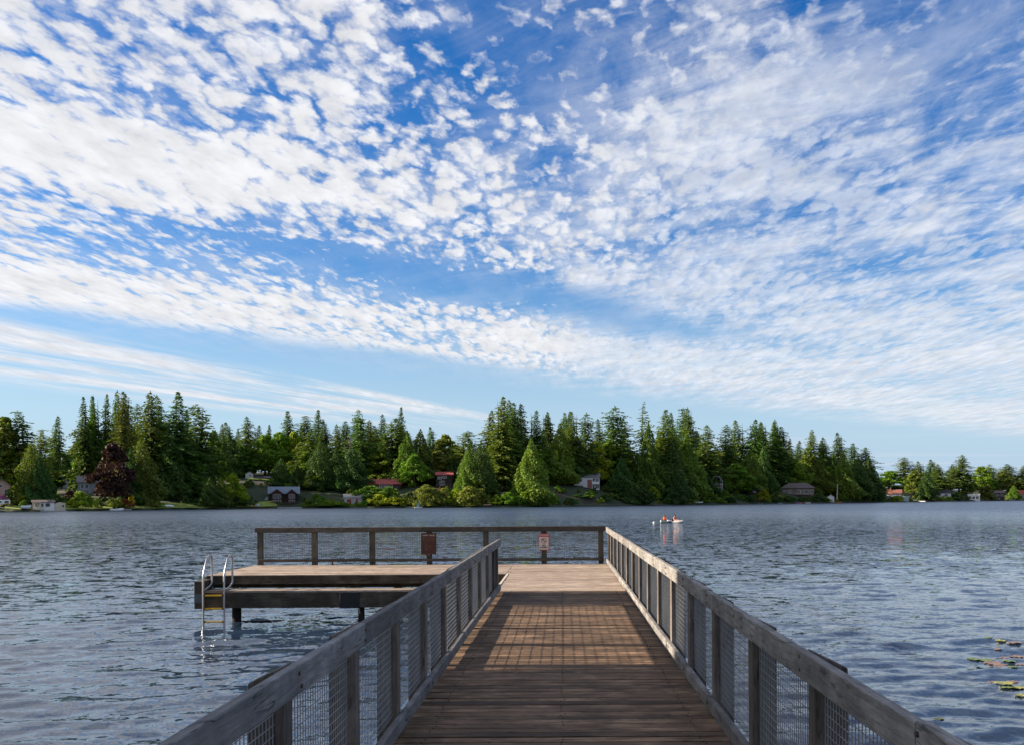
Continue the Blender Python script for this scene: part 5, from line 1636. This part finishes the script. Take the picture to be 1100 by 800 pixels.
# camper, boat on its lift, chairs
p = far_pt(3, 13); p.z = P(3, 544, p.y).z
cv = thing('camper_trailer', 'white camper trailer with dark window at the photo\'s left edge', 'camper', p, -math.atan2(p.x, p.y))
mb = MB(); sc_ = p.y / F
prof = [(-7, 0.4), (-7, 5.6), (-6.4, 6.6), (6, 6.6), (7, 5.4), (7, 2.0), (6, 0.4)]
mb.loft([[(x * sc_, y, z * sc_ + 0.35) for x, z in prof] for y in (0, 2.2)], smooth=False)
mb.build('body', b_white, cv, bevel=0.05, local=True)
mb = MB(); mb.box(1.6 * sc_, 5.6 * sc_, -0.03, -0.002, 3.2 * sc_ + 0.35, 5.4 * sc_ + 0.35); mb.build('window', M_glass, cv, local=True)
mb = MB(); mb.box(-4 * sc_, -1.2 * sc_, -0.03, -0.002, 3.4 * sc_ + 0.35, 5.2 * sc_ + 0.35); mb.build('window', M_glass, cv, local=True)
for xx in (-1.5, 1.2):
    mb = MB(); mb.tube([(xx * sc_, -0.05, 0.33), (xx * sc_, 0.2, 0.33)], 0.34, 12); mb.build('wheel', M_black, cv, local=True)
p = far_pt(28, -2.5)
p.z = WATER
lf = thing('boat_lift', 'dark timber boat lift left of the white cottage', 'boat lift', p, -math.atan2(p.x, p.y))
for xx in (-1.3, 1.3):
    for yy in (-0.9, 0.9):
        mb = MB(); mb.tube([(xx, yy, -2), (xx, yy, 1.15)], 0.1, 6); mb.build('post', W_pile, lf, local=True)
for yy in (-0.75, 0.75):
    mb = MB(); mb.box(-1.5, 1.5, yy - 0.1, yy + 0.1, 0.85, 1.05); mb.build('beam', W_pile, lf, local=True)
boat('motor_boat', 'white boat resting up on the dark timber lift', 28, 0, 2.9, b_white, 0.0, s=-2.5, H=1.0, B=1.7, dz=WATER + 1.06 - far_pt(28, -2.5).z - 0.25)
M_ch = [b_red, b_white, b_white]
for i, xx in enumerate((273, 275.5, 278)):
    p = far_pt(xx, 3.2, 0.22)
    ch = thing('garden_chair', '%s garden chair on the grass left of the red lodge' % ('red', 'white', 'white')[i], 'chair', p, -math.atan2(p.x, p.y) + 0.2, 'garden chairs left of the lodge' if i else None)
    mb = MB(); mb.box(-0.33, 0.33, -0.3, 0.3, 0.36, 0.42); mb.build('seat', M_ch[i], ch, local=True)
    mb = MB(); mb.hexa([(-0.33, 0.28, 0.425), (0.33, 0.28, 0.425), (0.33, 0.33, 0.425), (-0.33, 0.33, 0.425), (-0.3, 0.5, 1.1), (0.3, 0.5, 1.1), (0.3, 0.55, 1.1), (-0.3, 0.55, 1.1)]); mb.build('backrest', M_ch[i], ch, local=True)
    for sx in (-0.3, 0.3):
        for sy in (-0.27, 0.27):
            mb = MB(); mb.box(sx - 0.03, sx + 0.03, sy - 0.03, sy + 0.03, 0, 0.357); mb.build('leg', M_ch[i], ch, local=True)

# ------------------------------------------------------------------ two kayakers and a float
M_skin = plain('skin', (0.52, 0.30, 0.21), 0.55, 0, 0.06)
M_skin2 = plain('tanned skin', (0.26, 0.135, 0.09), 0.55, 0, 0.06)
M_vest = plain('orange life vest', (0.62, 0.075, 0.03), 0.6)
M_vest2 = plain('coral life vest', (0.62, 0.16, 0.09), 0.6)
M_hair, M_hair2 = plain('dark brown hair', (0.03, 0.018, 0.012), 0.5), plain('black hair', (0.01, 0.01, 0.012), 0.4)


def person(label, loc, rz, skin, vest, hair, lean=0.0, arm_fwd=0.35):
    t_ = thing('person', label, 'person', loc, rz)
    V, E, Rr = [], [], []

    def nd(p, r, par=None):
        V.append(p); Rr.append(r)
        if par is not None: E.append((par, len(V) - 1))
        return len(V) - 1
    y0 = 0.0
    pel = nd((0, 0, 0.12), 0.155)
    wa = nd((0, 0.02 + lean * 0.2, 0.30), 0.13, pel)
    chs = nd((0, 0.03 + lean * 0.5, 0.48), 0.15, wa)
    sh = nd((0, 0.02 + lean * 0.6, 0.58), 0.11, chs)
    nk = nd((0, 0.0 + lean * 0.65, 0.66), 0.055, sh)
    hd = nd((0, -0.01 + lean * 0.7, 0.74), 0.082, nk)
    ht = nd((0, -0.005 + lean * 0.7, 0.83), 0.088, hd)
    nd((0, 0.0 + lean * 0.7, 0.895), 0.055, ht)
    nd((0, -0.105 + lean * 0.7, 0.785), 0.012, hd)               # nose
    for s in (-1, 1):
        nd((s * 0.093, 0.0 + lean * 0.7, 0.79), 0.014, ht)         # ear
        hp = nd((s * 0.10, -0.10, 0.11), 0.095, pel)
        kn = nd((s * 0.14, -0.48, 0.26), 0.065, hp)
        an = nd((s * 0.12, -0.86, 0.08), 0.045, kn)
        nd((s * 0.12, -0.98, 0.15), 0.032, an)
        shd = nd((s * 0.19, 0.02 + lean * 0.6, 0.57), 0.06, sh)
        el = nd((s * 0.30, -0.02 - arm_fwd * 0.35, 0.36), 0.045, shd)
        wr_ = nd((s * 0.29, -0.22 - arm_fwd * 0.4, 0.27), 0.03, el)
        pm = nd((s * 0.28, -0.29 - arm_fwd * 0.4, 0.25), 0.034, wr_)
        for f in range(4):
            k1 = nd((s * (0.255 + f * 0.017), -0.35 - arm_fwd * 0.4 + abs(f - 1.4) * 0.008, 0.245), 0.009, pm)
            nd((s * (0.257 + f * 0.016), -0.375 - arm_fwd * 0.4, 0.215), 0.008, k1)
        k1 = nd((s * 0.245, -0.31 - arm_fwd * 0.4, 0.262), 0.010, pm)
        nd((s * 0.238, -0.34 - arm_fwd * 0.4, 0.25), 0.009, k1)
    me = bpy.data.meshes.new('body')
    me.from_pydata(V, E, [])
    o = link('body', me, skin, t_)
    bm = bmesh.new(); bm.from_mesh(me)
    lay = bm.verts.layers.skin.verify()
    bm.verts.ensure_lookup_table()
    for i, v in enumerate(bm.verts):
        v[lay].radius = (Rr[i], Rr[i]); v[lay].use_root = (i == pel)
    bm.to_mesh(me); bm.free()
    m = o.modifiers.new('skin', 'SKIN'); m.use_smooth_shade = True
    o.modifiers.new('sub', 'SUBSURF').levels = 1
    o.modifiers['sub'].render_levels = 2
    # life vest hugging the trunk
    mb = MB(); rings = []
    for (z, rx, ry, yy) in ((0.20, 0.185, 0.165, 0.01 + lean * 0.15), (0.32, 0.185, 0.165, 0.025 + lean * 0.25), (0.46, 0.205, 0.18, 0.03 + lean * 0.5), (0.56, 0.20, 0.16, 0.02 + lean * 0.6), (0.615, 0.13, 0.12, 0.01 + lean * 0.62)):
        rings.append([(rx * math.cos(2 * math.pi * k / 14), yy + ry * math.sin(2 * math.pi * k / 14), z) for k in range(14)])
    mb.loft(rings); mb.build('life_vest', vest, t_, local=True)
    mb = MB(); rings = []
    for (z, rx, y_, dy) in ((0.72, 0.098, 0.03, 0.075), (0.79, 0.108, 0.02, 0.095), (0.86, 0.105, 0.01, 0.108), (0.915, 0.075, 0.01, 0.08), (0.945, 0.03, 0.01, 0.03)):
        rings.append([(rx * math.cos(2 * math.pi * k / 12), y_ + lean * 0.7 + dy * math.sin(2 * math.pi * k / 12) * (1.0 if math.sin(2 * math.pi * k / 12) > 0 or z > 0.85 else 0.15), z) for k in range(12)])
    mb.loft(rings); mb.build('hair', hair, t_, local=True)
    mb = MB()
    for s in (-1, 1):
        mb.loft([[(s * 0.036 + 0.012 * math.cos(k) * q, -0.088 + lean * 0.7 - 0.008 * (1 - q), 0.815 + 0.008 * math.sin(k) * q) for k in np.linspace(0, 2 * math.pi, 7)[:-1]] for q in (1.0, 0.3)])
    mb.loft([[(0.028 * math.cos(k) * q, -0.092 + lean * 0.7 - 0.006 * (1 - q), 0.742 + 0.009 * math.sin(k) * q) for k in np.linspace(0, 2 * math.pi, 9)[:-1]] for q in (1.0, 0.3)])
    mb.build('eyes_and_mouth', M_dtrim, t_, local=True)
    return t_


def kayak(label, loc, rz, mat_, L=2.8, B=0.78):
    h = thing('kayak', label, 'kayak', loc, rz)
    mb = MB(); rings = []
    N_ = 22
    for i in range(N_ + 1):
        t_ = i / N_ * 2 - 1
        w = B / 2 * max(0.02, (1 - abs(t_) ** 2.4)) ** 0.75
        zt = 0.20 + 0.16 * abs(t_) ** 2.5
        zb = -0.14 + 0.24 * abs(t_) ** 3
        cock = 0.10 * max(0, 1 - (t_ / 0.55) ** 4)
        y = t_ * L / 2
        rings.append([(-w, y, zt * 0.7), (-w * 0.9, y, zt), (-w * 0.72, y, zt - cock * 0.2), (-w * 0.55, y, zt - cock), (w * 0.55, y, zt - cock), (w * 0.72, y, zt - cock * 0.2), (w * 0.9, y, zt), (w, y, zt * 0.7), (w * 0.72, y, (zb + zt * 0.3) * 0.6), (w * 0.2, y, zb), (-w * 0.2, y, zb), (-w * 0.72, y, (zb + zt * 0.3) * 0.6)])
    mb.loft(rings); mb.build('hull', mat_, h, local=True)
    mb = MB(); mb.hexa([(-0.22, 0.20, 0.11), (0.22, 0.20, 0.11), (0.22, 0.26, 0.11), (-0.22, 0.26, 0.11), (-0.2, 0.30, 0.46), (0.2, 0.30, 0.46), (0.2, 0.35, 0.46), (-0.2, 0.35, 0.46)])
    mb.build('backrest', M_black, h, bevel=0.02, local=True)
    return h


DK = HW * F / 25.2
zk = WATER + 0.03
for (x, rz, hm, sk, vm, hr_, kl, pl, ln) in (
        (713.8, R(-24), paint('white and teal plastic', (0.40, 0.50, 0.44)), M_skin2, M_vest, M_hair, 'pale green-white kayak, left of the two out on the lake', 'person in orange life vest sitting in the left kayak', 0.05),
        (724.8, R(38), paint('pale grey plastic', (0.34, 0.36, 0.40)), M_skin, M_vest2, M_hair2, 'pale grey kayak, right of the two out on the lake', 'person with black hair in coral vest sitting in the right kayak', -0.05)):
    u_, v_ = uv(x, 561.0)
    loc = Vector((u_ * DK, DK, zk))
    kayak(kl, loc, rz, hm)
    person(pl, loc + Vector((0, 0, 0.07)), rz, sk, vm, hr_, ln)
u_, v_ = uv(702.5, 560)
mb = MB(); fl_r = [[(r_ * math.cos(2 * math.pi * k / 14), r_ * math.sin(2 * math.pi * k / 14), z_) for k in range(14)] for (r_, z_) in ((0.02, -0.1), (0.12, -0.06), (0.16, 0.02), (0.12, 0.10), (0.06, 0.13), (0.03, 0.18))]
mb.loft(fl_r)
fb_ = mb.build('marker_float', b_white); fb_.location = (u_ * DK, DK, WATER)
tag(fb_, 'small white marker float on the lake left of the kayaks', 'float')
